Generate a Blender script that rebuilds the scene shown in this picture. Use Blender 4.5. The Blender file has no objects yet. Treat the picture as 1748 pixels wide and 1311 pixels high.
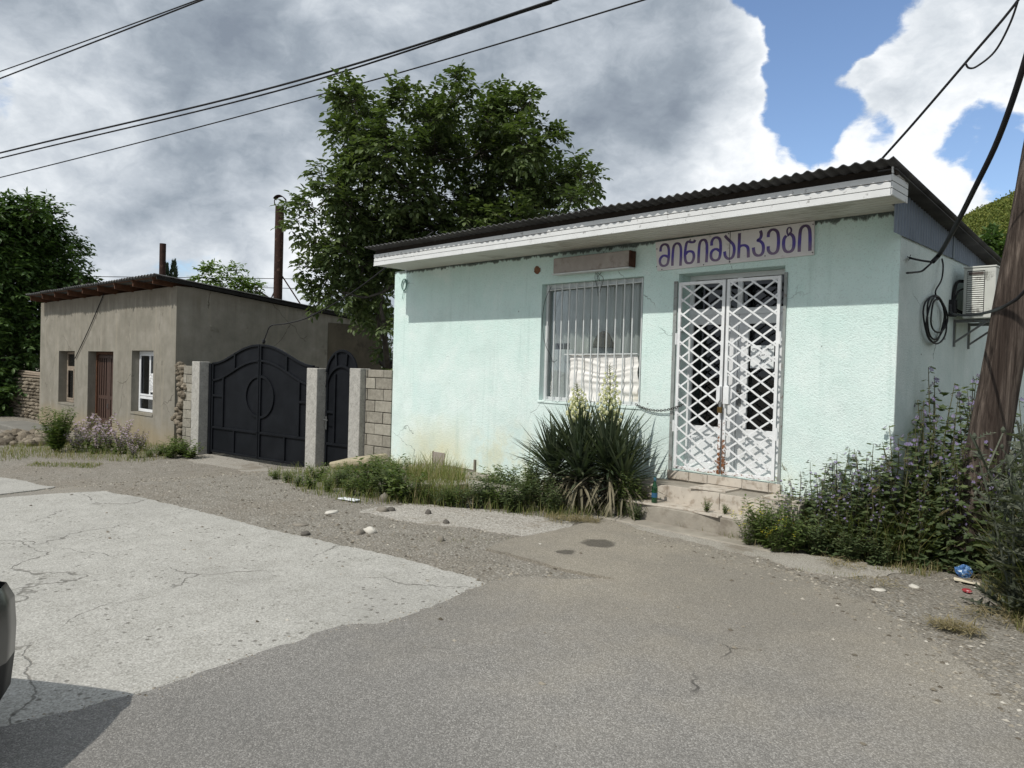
import bpy, bmesh, math, random
from mathutils import Vector, Matrix
from mathutils import noise as mnoise
random.seed(11)
rnd = random.random
def uni(a, b): return a + (b - a) * random.random()
PI = math.pi
scene = bpy.context.scene
COL = scene.collection

# ------------------------------------------------------------------ camera
FPX, CX, CY = 1260.0, 874.0, 655.5
YAW, PITCH, ROLL = math.radians(44.76818705), math.radians(1.06824537), math.radians(1.65134804)
EYE = Vector((0, 0, 1.6))
fwd = Vector((-math.sin(YAW) * math.cos(PITCH), math.cos(YAW) * math.cos(PITCH), -math.sin(PITCH)))
rgt0 = Vector((math.cos(YAW), math.sin(YAW), 0))
up0 = rgt0.cross(fwd)
rgt = math.cos(ROLL) * rgt0 + math.sin(ROLL) * up0
upv = -math.sin(ROLL) * rgt0 + math.cos(ROLL) * up0
cam_d = bpy.data.cameras.new('camera')
cam_d.sensor_width = 36.0
cam_d.lens = FPX / 1748.0 * 36.0
cam_d.clip_end = 5000
cam_d.clip_start = 0.05
cam = bpy.data.objects.new('camera', cam_d)
COL.objects.link(cam)
M3 = Matrix((rgt, upv, -fwd)).transposed()
cam.matrix_world = Matrix.Translation(EYE) @ M3.to_4x4()
scene.camera = cam

def ray(px, py): return (fwd * FPX + rgt * (px - CX) - upv * (py - CY)).normalized()
def onY(px, py, Y):
    d = ray(px, py); return EYE + d * (Y / d.y)
def onX(px, py, X):
    d = ray(px, py); return EYE + d * (X / d.x)
def onD(px, py, D): return EYE + ray(px, py) * D
def onP(px, py, P0, ang):
    a = math.radians(ang); n = Vector((-math.sin(a), math.cos(a), 0)); d = ray(px, py)
    return EYE + d * (((Vector(P0) - EYE) @ n if False else (Vector(P0) - EYE).dot(n)) / d.dot(n))
def sst(a, b, x):
    t = min(1.0, max(0.0, (x - a) / (b - a))); return t * t * (3 - 2 * t)
def gz(x, y): return -.4 * sst(-9.5, -13.5, x) - .15 * sst(-16, -26, x)
def gnd(px, py):
    z = 0.0
    d = ray(px, py)
    for i in range(30):
        p = EYE + d * ((z - 1.6) / d.z); z = .5 * z + .5 * gz(p.x, p.y)
    return p

# ------------------------------------------------------------------ mesh builder
XF = {}
class MB:
    def __init__(s): s.v = []; s.f = []; s.mi = []
    def add(s, vs, fs, m=0):
        o = len(s.v); s.v.extend([tuple(x) for x in vs])
        for f in fs: s.f.append(tuple(i + o for i in f)); s.mi.append(m)
    def obox(s, c, ax, ay, az, m=0):
        c = Vector(c); ax = Vector(ax); ay = Vector(ay); az = Vector(az)
        vs = [c + ax * i + ay * j + az * k for i in (-1, 1) for j in (-1, 1) for k in (-1, 1)]
        s.add(vs, [(0, 1, 3, 2), (4, 6, 7, 5), (0, 4, 5, 1), (2, 3, 7, 6), (0, 2, 6, 4), (1, 5, 7, 3)], m)
    def box(s, x0, x1, y0, y1, z0, z1, m=0, F=None):
        vs = [(x, y, z) for x in (x0, x1) for y in (y0, y1) for z in (z0, z1)]
        if F: vs = [F(*p) for p in vs]
        s.add(vs, [(0, 1, 3, 2), (4, 6, 7, 5), (0, 4, 5, 1), (2, 3, 7, 6), (0, 2, 6, 4), (1, 5, 7, 3)], m)
    def bar(s, p0, p1, w, h, side=(0, 0, 1), m=0):
        p0 = Vector(p0); p1 = Vector(p1); t = (p1 - p0); L = t.length; t.normalize()
        a = t.cross(Vector(side))
        if a.length < 1e-4: a = t.cross(Vector((1, 0, 0)))
        a.normalize(); b = a.cross(t)
        s.obox((p0 + p1) / 2, t * L / 2, a * w / 2, b * h / 2, m)
    def tube(s, pts, r, n=8, m=0, closed=False):
        pts = [Vector(p) for p in pts]; N = len(pts)
        rs = r if isinstance(r, (list, tuple)) else [r] * N
        o = len(s.v); ref = None
        for i, p in enumerate(pts):
            t = (pts[(i + 1) % N] - pts[i - 1]) if closed else (pts[min(i + 1, N - 1)] - pts[max(i - 1, 0)])
            if t.length < 1e-7: t = Vector((0, 0, 1))
            t.normalize()
            if ref is None:
                ref = t.orthogonal().normalized()
            ref = (ref - t * ref.dot(t))
            if ref.length < 1e-5: ref = t.orthogonal()
            ref.normalize(); b = t.cross(ref)
            for k in range(n):
                a = 2 * PI * k / n
                s.v.append(tuple(p + (ref * math.cos(a) + b * math.sin(a)) * rs[i]))
        for i in range(N if closed else N - 1):
            j = (i + 1) % N
            for k in range(n):
                s.f.append((o + i * n + k, o + i * n + (k + 1) % n, o + j * n + (k + 1) % n, o + j * n + k)); s.mi.append(m)
        if not closed:
            s.f.append(tuple(o + k for k in reversed(range(n)))); s.mi.append(m)
            s.f.append(tuple(o + (N - 1) * n + k for k in range(n))); s.mi.append(m)
    def strip(s, pts, w, nrm, thick=0.0, m=0, off=0.0):
        """flat ribbon along pts, width w, lying in the plane with normal nrm"""
        pts = [Vector(p) for p in pts]; nrm = Vector(nrm).normalized(); N = len(pts)
        ws = w if isinstance(w, (list, tuple)) else [w] * N
        L = []; R = []
        for i, p in enumerate(pts):
            t = (pts[min(i + 1, N - 1)] - pts[max(i - 1, 0)]).normalized()
            a = nrm.cross(t).normalized()
            L.append(p + a * ws[i] / 2 + nrm * off); R.append(p - a * ws[i] / 2 + nrm * off)
        if thick <= 0:
            vs = L + R
            s.add(vs, [(i, i + 1, N + i + 1, N + i) for i in range(N - 1)], m)
        else:
            L2 = [p + nrm * thick for p in L]; R2 = [p + nrm * thick for p in R]
            vs = L + R + L2 + R2; fs = []
            for i in range(N - 1):
                fs += [(2 * N + i, 2 * N + i + 1, 3 * N + i + 1, 3 * N + i), (i, i + 1, 2 * N + i + 1, 2 * N + i), (N + i, 3 * N + i, 3 * N + i + 1, N + i + 1)]
            fs += [(0, 2 * N, 3 * N, N), (N - 1, 2 * N - 1, 4 * N - 1, 3 * N - 1)]
            s.add(vs, fs, m)
    def lathe(s, prof, c, n=16, m=0, axis=None, ref=None):
        c = Vector(c); az = Vector(axis or (0, 0, 1)).normalized(); ax = az.orthogonal().normalized(); ay = az.cross(ax)
        o = len(s.v)
        for r, z in prof:
            for k in range(n):
                a = 2 * PI * k / n; s.v.append(tuple(c + az * z + (ax * math.cos(a) + ay * math.sin(a)) * r))
        for i in range(len(prof) - 1):
            for k in range(n):
                s.f.append((o + i * n + k, o + i * n + (k + 1) % n, o + (i + 1) * n + (k + 1) % n, o + (i + 1) * n + k)); s.mi.append(m)
        s.f.append(tuple(o + k for k in reversed(range(n)))); s.mi.append(m)
        s.f.append(tuple(o + (len(prof) - 1) * n + k for k in range(n))); s.mi.append(m)
    def build(s, name, mats, parent=None, smooth=False, bevel=0.0, recalc=True, org=None, weld=False, loc=None, solid=0.0):
        if not isinstance(mats, (list, tuple)): mats = [mats]
        me = bpy.data.meshes.new(name)
        if parent is not None:
            inv = XF[parent.name].inverted(); vs = [inv @ Vector(p) for p in s.v]; W = XF[parent.name]
        else:
            if org is None and loc is None:
                xs = [p[0] for p in s.v]; ys = [p[1] for p in s.v]; zs = [p[2] for p in s.v]
                org = ((min(xs) + max(xs)) / 2, (min(ys) + max(ys)) / 2, min(zs))
            if loc is not None: W = Matrix.Translation(Vector(loc)); vs = s.v
            else: W = Matrix.Translation(Vector(org)); o = Vector(org); vs = [Vector(p) - o for p in s.v]
        me.from_pydata([tuple(p) for p in vs], [], s.f)
        for mm in mats: me.materials.append(mm)
        if len(mats) > 1: me.polygons.foreach_set('material_index', s.mi)
        if recalc or weld:
            bm = bmesh.new(); bm.from_mesh(me)
            if weld: bmesh.ops.remove_doubles(bm, verts=bm.verts, dist=1e-4)
            if recalc: bmesh.ops.recalc_face_normals(bm, faces=bm.faces)
            bm.to_mesh(me); bm.free()
        if smooth: me.polygons.foreach_set('use_smooth', [True] * len(me.polygons))
        me.update()
        ob = bpy.data.objects.new(name, me); COL.objects.link(ob)
        if parent is not None: ob.parent = parent
        else: ob.location = W.to_translation()
        XF[ob.name] = W
        if solid:
            md = ob.modifiers.new('solid', 'SOLIDIFY'); md.thickness = solid; md.offset = -1
        if bevel:
            md = ob.modifiers.new('bevel', 'BEVEL'); md.width = bevel; md.segments = 2; md.limit_method = 'ANGLE'; md.angle_limit = math.radians(40)
        return ob

def tag(o, label=None, cat=None, group=None, kind=None):
    if label: o['label'] = label
    if cat: o['category'] = cat
    if group: o['group'] = group
    if kind: o['kind'] = kind
    return o
def empty(name, loc, label, cat, group=None, rz=0.0):
    o = bpy.data.objects.new(name, None); COL.objects.link(o); o.location = loc; o.rotation_euler = (0, 0, rz)
    o.empty_display_size = .2
    XF[o.name] = Matrix.Translation(Vector(loc)) @ Matrix.Rotation(rz, 4, 'Z')
    return tag(o, label, cat, group)
def copy_tree(o, loc=None, rz=None, sc=None, label=None, parent=None, tilt=None):
    c = o.copy(); COL.objects.link(c)
    if parent is not None: c.parent = parent
    if loc is not None: c.location = loc
    if rz is not None: c.rotation_euler = (tilt[0] if tilt else 0, tilt[1] if tilt else 0, rz)
    if sc is not None: c.scale = sc if isinstance(sc, (tuple, list)) else (sc, sc, sc)
    if label: c['label'] = label
    for ch in list(o.children): copy_tree(ch, parent=c)
    return c
def catmull(pts, n=6):
    P = [Vector(p) for p in pts]; P = [P[0] * 2 - P[1]] + P + [P[-1] * 2 - P[-2]]; out = []
    for i in range(1, len(P) - 2):
        a, b, c, d = P[i - 1], P[i], P[i + 1], P[i + 2]
        for k in range(n):
            t = k / n
            out.append(.5 * ((2 * b) + (c - a) * t + (2 * a - 5 * b + 4 * c - d) * t * t + (-a + 3 * b - 3 * c + d) * t ** 3))
    out.append(P[-2]); return out
def wall_grid(mb, F, s0, s1, z0, z1, t, ops, m=0, mrev=None, step=None):
    """wall in (s,d,z) frame: front at d=0, back at d=t; ops = [(s0,s1,z0,z1)]"""
    S = sorted(set([s0, s1] + [x for o in ops for x in o[:2]])); Z = sorted(set([z0, z1] + [x for o in ops for x in o[2:]]))
    inside = lambda s, z: any(o[0] < s < o[1] and o[2] < z < o[3] for o in ops)
    for i in range(len(S) - 1):
        for j in range(len(Z) - 1):
            if inside((S[i] + S[i + 1]) / 2, (Z[j] + Z[j + 1]) / 2): continue
            for d in (0, t):
                mb.add([F(S[i], d, Z[j]), F(S[i + 1], d, Z[j]), F(S[i + 1], d, Z[j + 1]), F(S[i], d, Z[j + 1])], [(0, 1, 2, 3)], m)
    for i in range(len(S) - 1):
        for zz in (z0, z1): mb.add([F(S[i], 0, zz), F(S[i + 1], 0, zz), F(S[i + 1], t, zz), F(S[i], t, zz)], [(0, 1, 2, 3)], m)
    for j in range(len(Z) - 1):
        for ss in (s0, s1): mb.add([F(ss, 0, Z[j]), F(ss, 0, Z[j + 1]), F(ss, t, Z[j + 1]), F(ss, t, Z[j])], [(0, 1, 2, 3)], m)
    for a, b, c, d in ops:
        zz = [z for z in Z if c <= z <= d]; sl = [s for s in S if a <= s <= b]
        for j in range(len(zz) - 1):
            for ss in (a, b): mb.add([F(ss, 0, zz[j]), F(ss, 0, zz[j + 1]), F(ss, t, zz[j + 1]), F(ss, t, zz[j])], [(0, 1, 2, 3)], m if mrev is None else mrev)
        for i in range(len(sl) - 1):
            for z in (c, d): mb.add([F(sl[i], 0, z), F(sl[i + 1], 0, z), F(sl[i + 1], t, z), F(sl[i], t, z)], [(0, 1, 2, 3)], m if mrev is None else mrev)
def corrugated(mb, F, s0, s1, d0, d1, zf, wl, amp, m=0, nd=2, per=6, jag=0.0):
    n = int(abs(s1 - s0) / wl * per); o = len(mb.v)
    for i in range(n + 1):
        s = s0 + (s1 - s0) * i / n; h = amp * math.sin(2 * PI * i / per)
        jj = jag * (mnoise.noise((int(i / per / 6) * 3.7, 0, 1.3)))
        for k in range(nd + 1):
            d = d0 + (d1 - d0) * k / nd + (jj if k == 0 else 0)
            mb.v.append(tuple(F(s, d, zf(d) + h)))
    for i in range(n):
        for k in range(nd):
            a = o + i * (nd + 1) + k; mb.f.append((a, a + nd + 1, a + nd + 2, a + 1)); mb.mi.append(m)

# ------------------------------------------------------------------ material helpers
def lin(c):
    c /= 255.0
    return c / 12.92 if c <= .04045 else ((c + .055) / 1.055) ** 2.4
def C3(r, g, b): return (lin(r), lin(g), lin(b), 1)
class G:
    def __init__(s, name):
        s.mat = bpy.data.materials.new(name); s.mat.use_nodes = True; s.nt = s.mat.node_tree
        s.b = s.nt.nodes['Principled BSDF']; s.out = s.nt.nodes['Material Output']
        s._tc = None
    def n(s, t, **kw):
        x = s.nt.nodes.new(t)
        for k, v in kw.items(): setattr(x, k, v)
        return x
    def L(s, a, b): s.nt.links.new(a, b)
    def put(s, sock, v):
        if v is None: return
        if isinstance(v, bpy.types.NodeSocket): s.L(v, sock)
        elif isinstance(v, (int, float)):
            try: sock.default_value = v
            except TypeError: sock.default_value = (v, v, v, 1) if len(sock.default_value) == 4 else (v, v, v)
        else:
            sock.default_value = (tuple(v) + (1,))[:len(sock.default_value)]
    def obj(s):
        if not s._tc: s._tc = s.n('ShaderNodeTexCoord')
        return s._tc.outputs['Object']
    def pos(s): return s.n('ShaderNodeNewGeometry').outputs['Position']
    def island(s): return s.n('ShaderNodeNewGeometry').outputs['Random Per Island']
    def orand(s): return s.n('ShaderNodeObjectInfo').outputs['Random']
    def scale(s, v, sc, off=(0, 0, 0)):
        x = s.n('ShaderNodeMapping'); s.L(v, x.inputs['Vector']); x.inputs['Scale'].default_value = sc; x.inputs['Location'].default_value = off
        return x.outputs[0]
    def noise(s, v, sc, det=4, rough=.55, dist=0, out=0):
        x = s.n('ShaderNodeTexNoise'); s.L(v, x.inputs['Vector']); x.inputs['Scale'].default_value = sc; x.inputs['Detail'].default_value = det
        x.inputs['Roughness'].default_value = rough; x.inputs['Distortion'].default_value = dist
        return x.outputs[out]
    def vor(s, v, sc, feat='F1', out='Distance', rnd_=1.0):
        x = s.n('ShaderNodeTexVoronoi', feature=feat); s.L(v, x.inputs['Vector']); x.inputs['Scale'].default_value = sc
        if 'Randomness' in x.inputs: x.inputs['Randomness'].default_value = rnd_
        return x.outputs[out]
    def ramp(s, f, st, interp='LINEAR'):
        x = s.n('ShaderNodeValToRGB'); s.L(f, x.inputs[0]); cr = x.color_ramp; cr.interpolation = interp
        while len(cr.elements) < len(st): cr.elements.new(.5)
        for e, (p, c) in zip(cr.elements, st):
            e.position = p; e.color = (c, c, c, 1) if isinstance(c, (int, float)) else (tuple(c) if len(c) == 4 else (*c, 1))
        return x.outputs[0]
    def mix(s, f, a, b, mode='MIX'):
        x = s.n('ShaderNodeMix', data_type='RGBA', blend_type=mode); s.put(x.inputs[0], f); s.put(x.inputs[6], a); s.put(x.inputs[7], b)
        return x.outputs[2]
    def m(s, op, a, b=None, c=None, clamp=False):
        x = s.n('ShaderNodeMath', operation=op, use_clamp=clamp); s.put(x.inputs[0], a); s.put(x.inputs[1], b)
        if c is not None: s.put(x.inputs[2], c)
        return x.outputs[0]
    def mr(s, v, a, b, c=0.0, d=1.0, smooth=True):
        x = s.n('ShaderNodeMapRange', interpolation_type='SMOOTHSTEP' if smooth else 'LINEAR'); s.put(x.inputs[0], v)
        for i, q in enumerate((a, b, c, d)): x.inputs[i + 1].default_value = q
        return x.outputs[0]
    def sep(s, v):
        x = s.n('ShaderNodeSeparateXYZ'); s.L(v, x.inputs[0]); return x.outputs
    def warp(s, v, sc, amt):
        nz = s.n('ShaderNodeTexNoise'); s.L(v, nz.inputs['Vector']); nz.inputs['Scale'].default_value = sc; nz.inputs['Detail'].default_value = 4
        a = s.n('ShaderNodeVectorMath', operation='MULTIPLY_ADD'); s.L(nz.outputs['Color'], a.inputs[0]); a.inputs[1].default_value = (amt,) * 3; s.L(v, a.inputs[2])
        return a.outputs[0]
    def bump(s, h, strength=.5, dist=.01, nrm=None):
        x = s.n('ShaderNodeBump'); s.L(h, x.inputs['Height']); x.inputs['Strength'].default_value = strength; x.inputs['Distance'].default_value = dist
        if nrm is not None: s.L(nrm, x.inputs['Normal'])
        return x.outputs[0]
    def done(s, col=None, rough=.8, nrm=None, metal=0, spec=.3, trans=None):
        if col is not None: s.put(s.b.inputs['Base Color'], col)
        s.put(s.b.inputs['Roughness'], rough); s.put(s.b.inputs['Metallic'], metal); s.put(s.b.inputs['Specular IOR Level'], spec)
        if nrm is not None: s.L(nrm, s.b.inputs['Normal'])
        return s.mat

def simple(name, c, rough=.7, var=.25, sc=6.0, bump=0.0, bsc=60, metal=0, spec=.3, dirt=None, dirt_amt=.5, dsc=3.0, dthr=(.52, .7)):
    g = G(name); p = g.obj(); nz = g.noise(p, sc, 6, .6)
    c = tuple(c)[:3]
    lo = tuple(x * (1 - var) for x in c); hi = tuple(min(1, x * (1 + var)) for x in c)
    col = g.ramp(nz, [(.3, lo), (.7, hi)])
    if dirt is not None:
        dn = g.noise(p, dsc, 8, .65); f = g.m('MULTIPLY', g.mr(dn, dthr[0], dthr[1]), dirt_amt); col = g.mix(f, col, dirt)
    nr = g.bump(g.noise(p, bsc, 4, .6), bump, .01) if bump else None
    return g.done(col, rough, nr, metal, spec)

# ------------------------------------------------------------------ world + sun
SUN_T = Vector((0.015, .64, -.77)).normalized()
world = bpy.data.worlds.new("World"); scene.world = world; world.use_nodes = True
w = G.__new__(G); w.nt = world.node_tree; w._tc = None
bg = w.nt.nodes['Background']; bg.inputs['Strength'].default_value = 0.1
sky = w.n('ShaderNodeTexSky'); sky.sky_type = 'NISHITA'; sky.sun_disc = False
sky.sun_elevation = math.radians(50); sky.sun_rotation = math.radians(180); sky.air_density = 1.0; sky.dust_density = .6; sky.ozone_density = 1.5
dirv = w.n('ShaderNodeTexCoord').outputs['Generated']
nrmz = w.n('ShaderNodeVectorMath', operation='NORMALIZE'); w.L(dirv, nrmz.inputs[0]); dv = nrmz.outputs[0]
def cwarp(v, sc, amt, det=8, rough=.6):
    nz = w.n('ShaderNodeTexNoise'); w.L(v, nz.inputs['Vector']); nz.inputs['Scale'].default_value = sc; nz.inputs['Detail'].default_value = det; nz.inputs['Roughness'].default_value = rough
    s_ = w.n('ShaderNodeVectorMath', operation='SUBTRACT'); w.L(nz.outputs['Color'], s_.inputs[0]); s_.inputs[1].default_value = (.5, .5, .5)
    a = w.n('ShaderNodeVectorMath', operation='MULTIPLY_ADD'); w.L(s_.outputs[0], a.inputs[0]); a.inputs[1].default_value = (amt,) * 3; w.L(v, a.inputs[2]); return a.outputs[0]
def unit(v):
    x = w.n('ShaderNodeVectorMath', operation='NORMALIZE'); w.L(v, x.inputs[0]); return x.outputs[0]
dvw = unit(cwarp(cwarp(dv, 5.0, .13, 4, .5), 22.0, .034, 7, .6))
dvs = unit(cwarp(dv, 4.5, .14, 4, .5))
def lobe(px, py, r1, r2, hard=False):
    d = ray(px, py)
    x = w.n('ShaderNodeVectorMath', operation='DOT_PRODUCT'); w.L(dvw if hard else dvs, x.inputs[0]); x.inputs[1].default_value = d
    return w.mr(x.outputs['Value'], math.cos(r2 / FPX), math.cos(r1 / FPX))
st = w.scale(dv, (1, 1, 1.9), (3.1, 1.7, .4))
stw = w.warp(st, 2.2, .34)
n_big = w.noise(stw, 4.2, 11, .60)
n_det = w.noise(w.warp(st, 6.0, .16), 10.0, 10, .64)
n_tone = w.noise(cwarp(w.scale(dv, (1, 1, 1.9), (9, 2, 5)), 3.0, .30, 4), 3.6, 9, .60)
n_puff = w.noise(cwarp(w.scale(dv, (1, 1, 1.5), (2, 7, 3)), 8.0, .10, 4), 15.0, 8, .60)
dens = w.m('MULTIPLY_ADD', w.m('SUBTRACT', n_big, .5), 1.3, .30)
dens = w.m('MULTIPLY_ADD', w.m('SUBTRACT', n_det, .5), .70, dens)
for px, py, r1, r2, a in [(1365, 165, 10, 90, -.5), (1330, 225, 10, 90, -.50), (1400, 25, 25, 110, -.52), (1320, 10, 15, 80, -.4), (1510, 5, 20, 90, -.5), (1390, 90, 10, 70, -.4), (1430, 252, 10, 85, -.52), (1555, 258, 10, 85, -.46), (1690, 235, 15, 75, -.44),
                          (1720, 320, 20, 70, -.3), (0, 168, 5, 40, -.45), (330, 425, 10, 90, -.22), (220, 445, 20, 80, -.2), (700, 20, 5, 30, -.1),
                          (1530, 140, 40, 120, .20), (1650, 110, 40, 150, .20), (1600, 330, 20, 80, .3), (1220, 310, 40, 130, .35), (1420, 330, 30, 110, .35), (1500, 400, 50, 200, .3), (1235, 120, 50, 110, .25), (300, 200, 300, 620, .25), (750, 150, 250, 480, .25), (1000, 200, 200, 320, .2)]:
    dens = w.m('MULTIPLY_ADD', lobe(px, py, r1, r2, True), a, dens)
alpha = w.mr(dens, -0.03, 0.21)
rim = w.m('MULTIPLY', w.mr(dens, .03, .14), w.mr(dens, 0.14, 0.50, 1.0, 0.0))
tone = w.m('MULTIPLY_ADD', w.m('SUBTRACT', n_tone, .5), 1.0, .50)
tone = w.m('MULTIPLY_ADD', w.m('SUBTRACT', n_puff, .5), .8, tone)
tone = w.m('MULTIPLY_ADD', w.m('SUBTRACT', n_det, .5), .3, tone)
for px, py, r1, r2, a in [(180, 60, 60, 330, -.20), (420, 110, 20, 160, -.14), (400, 290, 20, 170, -.24), (960, 120, 60, 300, -.16), (1060, 230, 30, 170, -.26), (700, 110, 30, 200, -.10), (180, 370, 10, 90, -.12),
                          (80, 230, 20, 170, .36), (420, 215, 10, 110, .30), (560, 300, 20, 130, .12), (500, 390, 20, 120, .22), (300, 420, 30, 200, .16), (1320, 90, 10, 90, .22), (1260, 50, 20, 110, .06), (1560, 120, 60, 260, .20), (1620, 310, 40, 170, .32), (1260, 310, 30, 150, .34), (1420, 310, 20, 120, .24), (1040, 345, 20, 120, .22), (470, 440, 30, 150, .16)]:
    tone = w.m('MULTIPLY_ADD', lobe(px, py, r1, r2), a, tone)
tone = w.m('MULTIPLY_ADD', rim, .10, tone)
K = 7.5
def kc(r, g, b): return tuple(x * K for x in C3(r, g, b)[:3]) + (1,)
ccol = w.ramp(tone, [(0.0, kc(128, 138, 151)), (.25, kc(149, 159, 170)), (.5, kc(180, 188, 197)), (.75, kc(211, 217, 223)), (1.0, kc(241, 244, 247))])
blue = w.mix(1.0, sky.outputs[0], (.95, .98, 1.05, 1), 'MULTIPLY')
w.L(w.mix(alpha, blue, ccol), bg.inputs['Color'])
sun_d = bpy.data.lights.new('sun', 'SUN'); sun_d.energy = 2.15; sun_d.angle = math.radians(.6); sun_d.color = (1.0, .955, .88)
sun = bpy.data.objects.new('sun', sun_d); COL.objects.link(sun); sun.rotation_euler = SUN_T.to_track_quat('-Z', 'Y').to_euler(); sun.location = (0, -30, 40)
scene.view_settings.view_transform = 'Standard'; scene.view_settings.look = 'None'; scene.view_settings.exposure = 0.6; scene.view_settings.gamma = 1.0
scene.cycles.max_bounces = 8; scene.cycles.transparent_max_bounces = 24
scene.cycles.caustics_reflective = False; scene.cycles.caustics_refractive = False

# ------------------------------------------------------------------ ground materials
def ground_gravel():
    g = G('gravel_ground'); p = g.pos()
    big = g.noise(p, .55, 5, .6); mid = g.noise(p, 3.5, 6, .65); peb = g.vor(g.warp(p, 30, .01), 48, 'F1', 'Color'); pd = g.vor(g.warp(p, 30, .01), 48, 'F1', 'Distance')
    fine = g.noise(p, 150, 3, .7)
    c = g.ramp(mid, [(.25, C3(122, 117, 107)), (.5, C3(145, 140, 130)), (.75, C3(163, 158, 149))])
    c = g.mix(g.m('MULTIPLY', g.mr(big, .45, .65), .4), c, C3(130, 117, 100))
    pv = g.sep(peb)[0]
    pc = g.ramp(pv, [(0, C3(78, 74, 68)), (.4, C3(136, 131, 121)), (.8, C3(178, 173, 164)), (1, C3(222, 218, 209))])
    c = g.mix(g.m('MULTIPLY', g.mr(g.m('MULTIPLY', pd, 1.0), .6, .3), .8), c, pc)
    p2_ = g.vor(g.warp(p, 12, .03), 21, 'F1', 'Color'); p2d = g.vor(g.warp(p, 12, .03), 21, 'F1', 'Distance'); k2 = g.m('MULTIPLY', g.mr(p2d, .34, .24), g.mr(g.sep(p2_)[1], .70, .74)); c = g.mix(g.m('MULTIPLY', k2, .85), c, g.ramp(g.sep(p2_)[0], [(0, C3(88, 84, 76)), (.6, C3(150, 145, 134)), (1, C3(206, 202, 192))]))
    c = g.mix(.35, c, g.ramp(fine, [(.3, C3(70, 64, 56)), (.7, C3(176, 170, 158))]))
    h = g.m('ADD', g.m('ADD', g.m('MULTIPLY', g.m('SUBTRACT', 1.0, pd), .7), g.m('MULTIPLY', fine, .5)), g.m('MULTIPLY', k2, 1.0))
    return g.done(c, .95, g.bump(h, .95, .02), spec=.15)
def asphalt_mat():
    g = G('worn_asphalt'); p = g.pos()
    big = g.noise(p, .5, 5, .6); mid = g.noise(p, 2.6, 6, .6); agg = g.vor(p, 165, 'F1', 'Color'); ad = g.vor(p, 165, 'F1', 'Distance'); fine = g.noise(p, 420, 2, .7)
    v = g.sep(agg)[0]
    stone = g.ramp(v, [(0, (.07, .067, .062)), (.3, (.13, .125, .115)), (.62, (.25, .24, .22)), (.86, (.37, .355, .33)), (1, (.55, .53, .49))])
    base = g.ramp(mid, [(.25, (.205, .194, .176)), (.5, (.26, .247, .225)), (.78, (.315, .300, .272))])
    c = g.mix(.5, base, stone)
    s = g.sep(p)
    far = g.m('ADD', g.m('MULTIPLY', s[1], 1.0), g.m('MULTIPLY', s[0], -.22))
    dust = g.m('MULTIPLY', g.mr(g.m('ADD', far, g.m('MULTIPLY', g.m('SUBTRACT', mid, .5), 3.0)), 2.6, 5.8), .78)
    c = g.mix(dust, c, g.mix(.45, C3(150, 142, 126), g.ramp(v, [(0, C3(88, 82, 72)), (.6, C3(146, 138, 124)), (1, C3(200, 193, 178))])))
    dark = g.mr(g.m('ADD', big, g.m('MULTIPLY', mid, .3)), .52, .78)
    c = g.mix(g.m('MULTIPLY', dark, .30), c, (.09, .09, .09, 1), 'MIX')
    spots = g.mr(g.vor(g.warp(p, 12, .03), 1.9), .035, .012)
    c = g.mix(g.m('MULTIPLY', spots, .8), c, (.02, .02, .02, 1))
    # the round oil stain and its small neighbour
    for (px, py, rr) in ((1022, 932, .185), (965, 947, .10)):
        q = gnd(px, py)
        dd = g.n('ShaderNodeVectorMath', operation='DISTANCE'); g.L(p, dd.inputs[0]); dd.inputs[1].default_value = (q.x, q.y, q.z + .012)
        k = g.mr(g.m('ADD', dd.outputs['Value'], g.m('MULTIPLY', g.m('SUBTRACT', g.noise(p, 9, 4, .6), .5), .14)), rr, rr * .72)
        c = g.mix(g.m('MULTIPLY', k, .68), c, (.035, .031, .026, 1))
    cr = g.vor(g.warp(p, 1.3, .8), .55, 'DISTANCE_TO_EDGE')
    crk = g.m('MULTIPLY', g.mr(cr, .006, .002), g.mr(g.noise(p, .8, 3, .5), .56, .64))
    c = g.mix(g.m('MULTIPLY', crk, .8), c, (.018, .017, .016, 1))
    h = g.m('ADD', g.m('SUBTRACT', 1.0, ad), g.m('MULTIPLY', fine, .4))
    return g.done(c, .9, g.bump(h, .55, .006), spec=.25)
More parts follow.
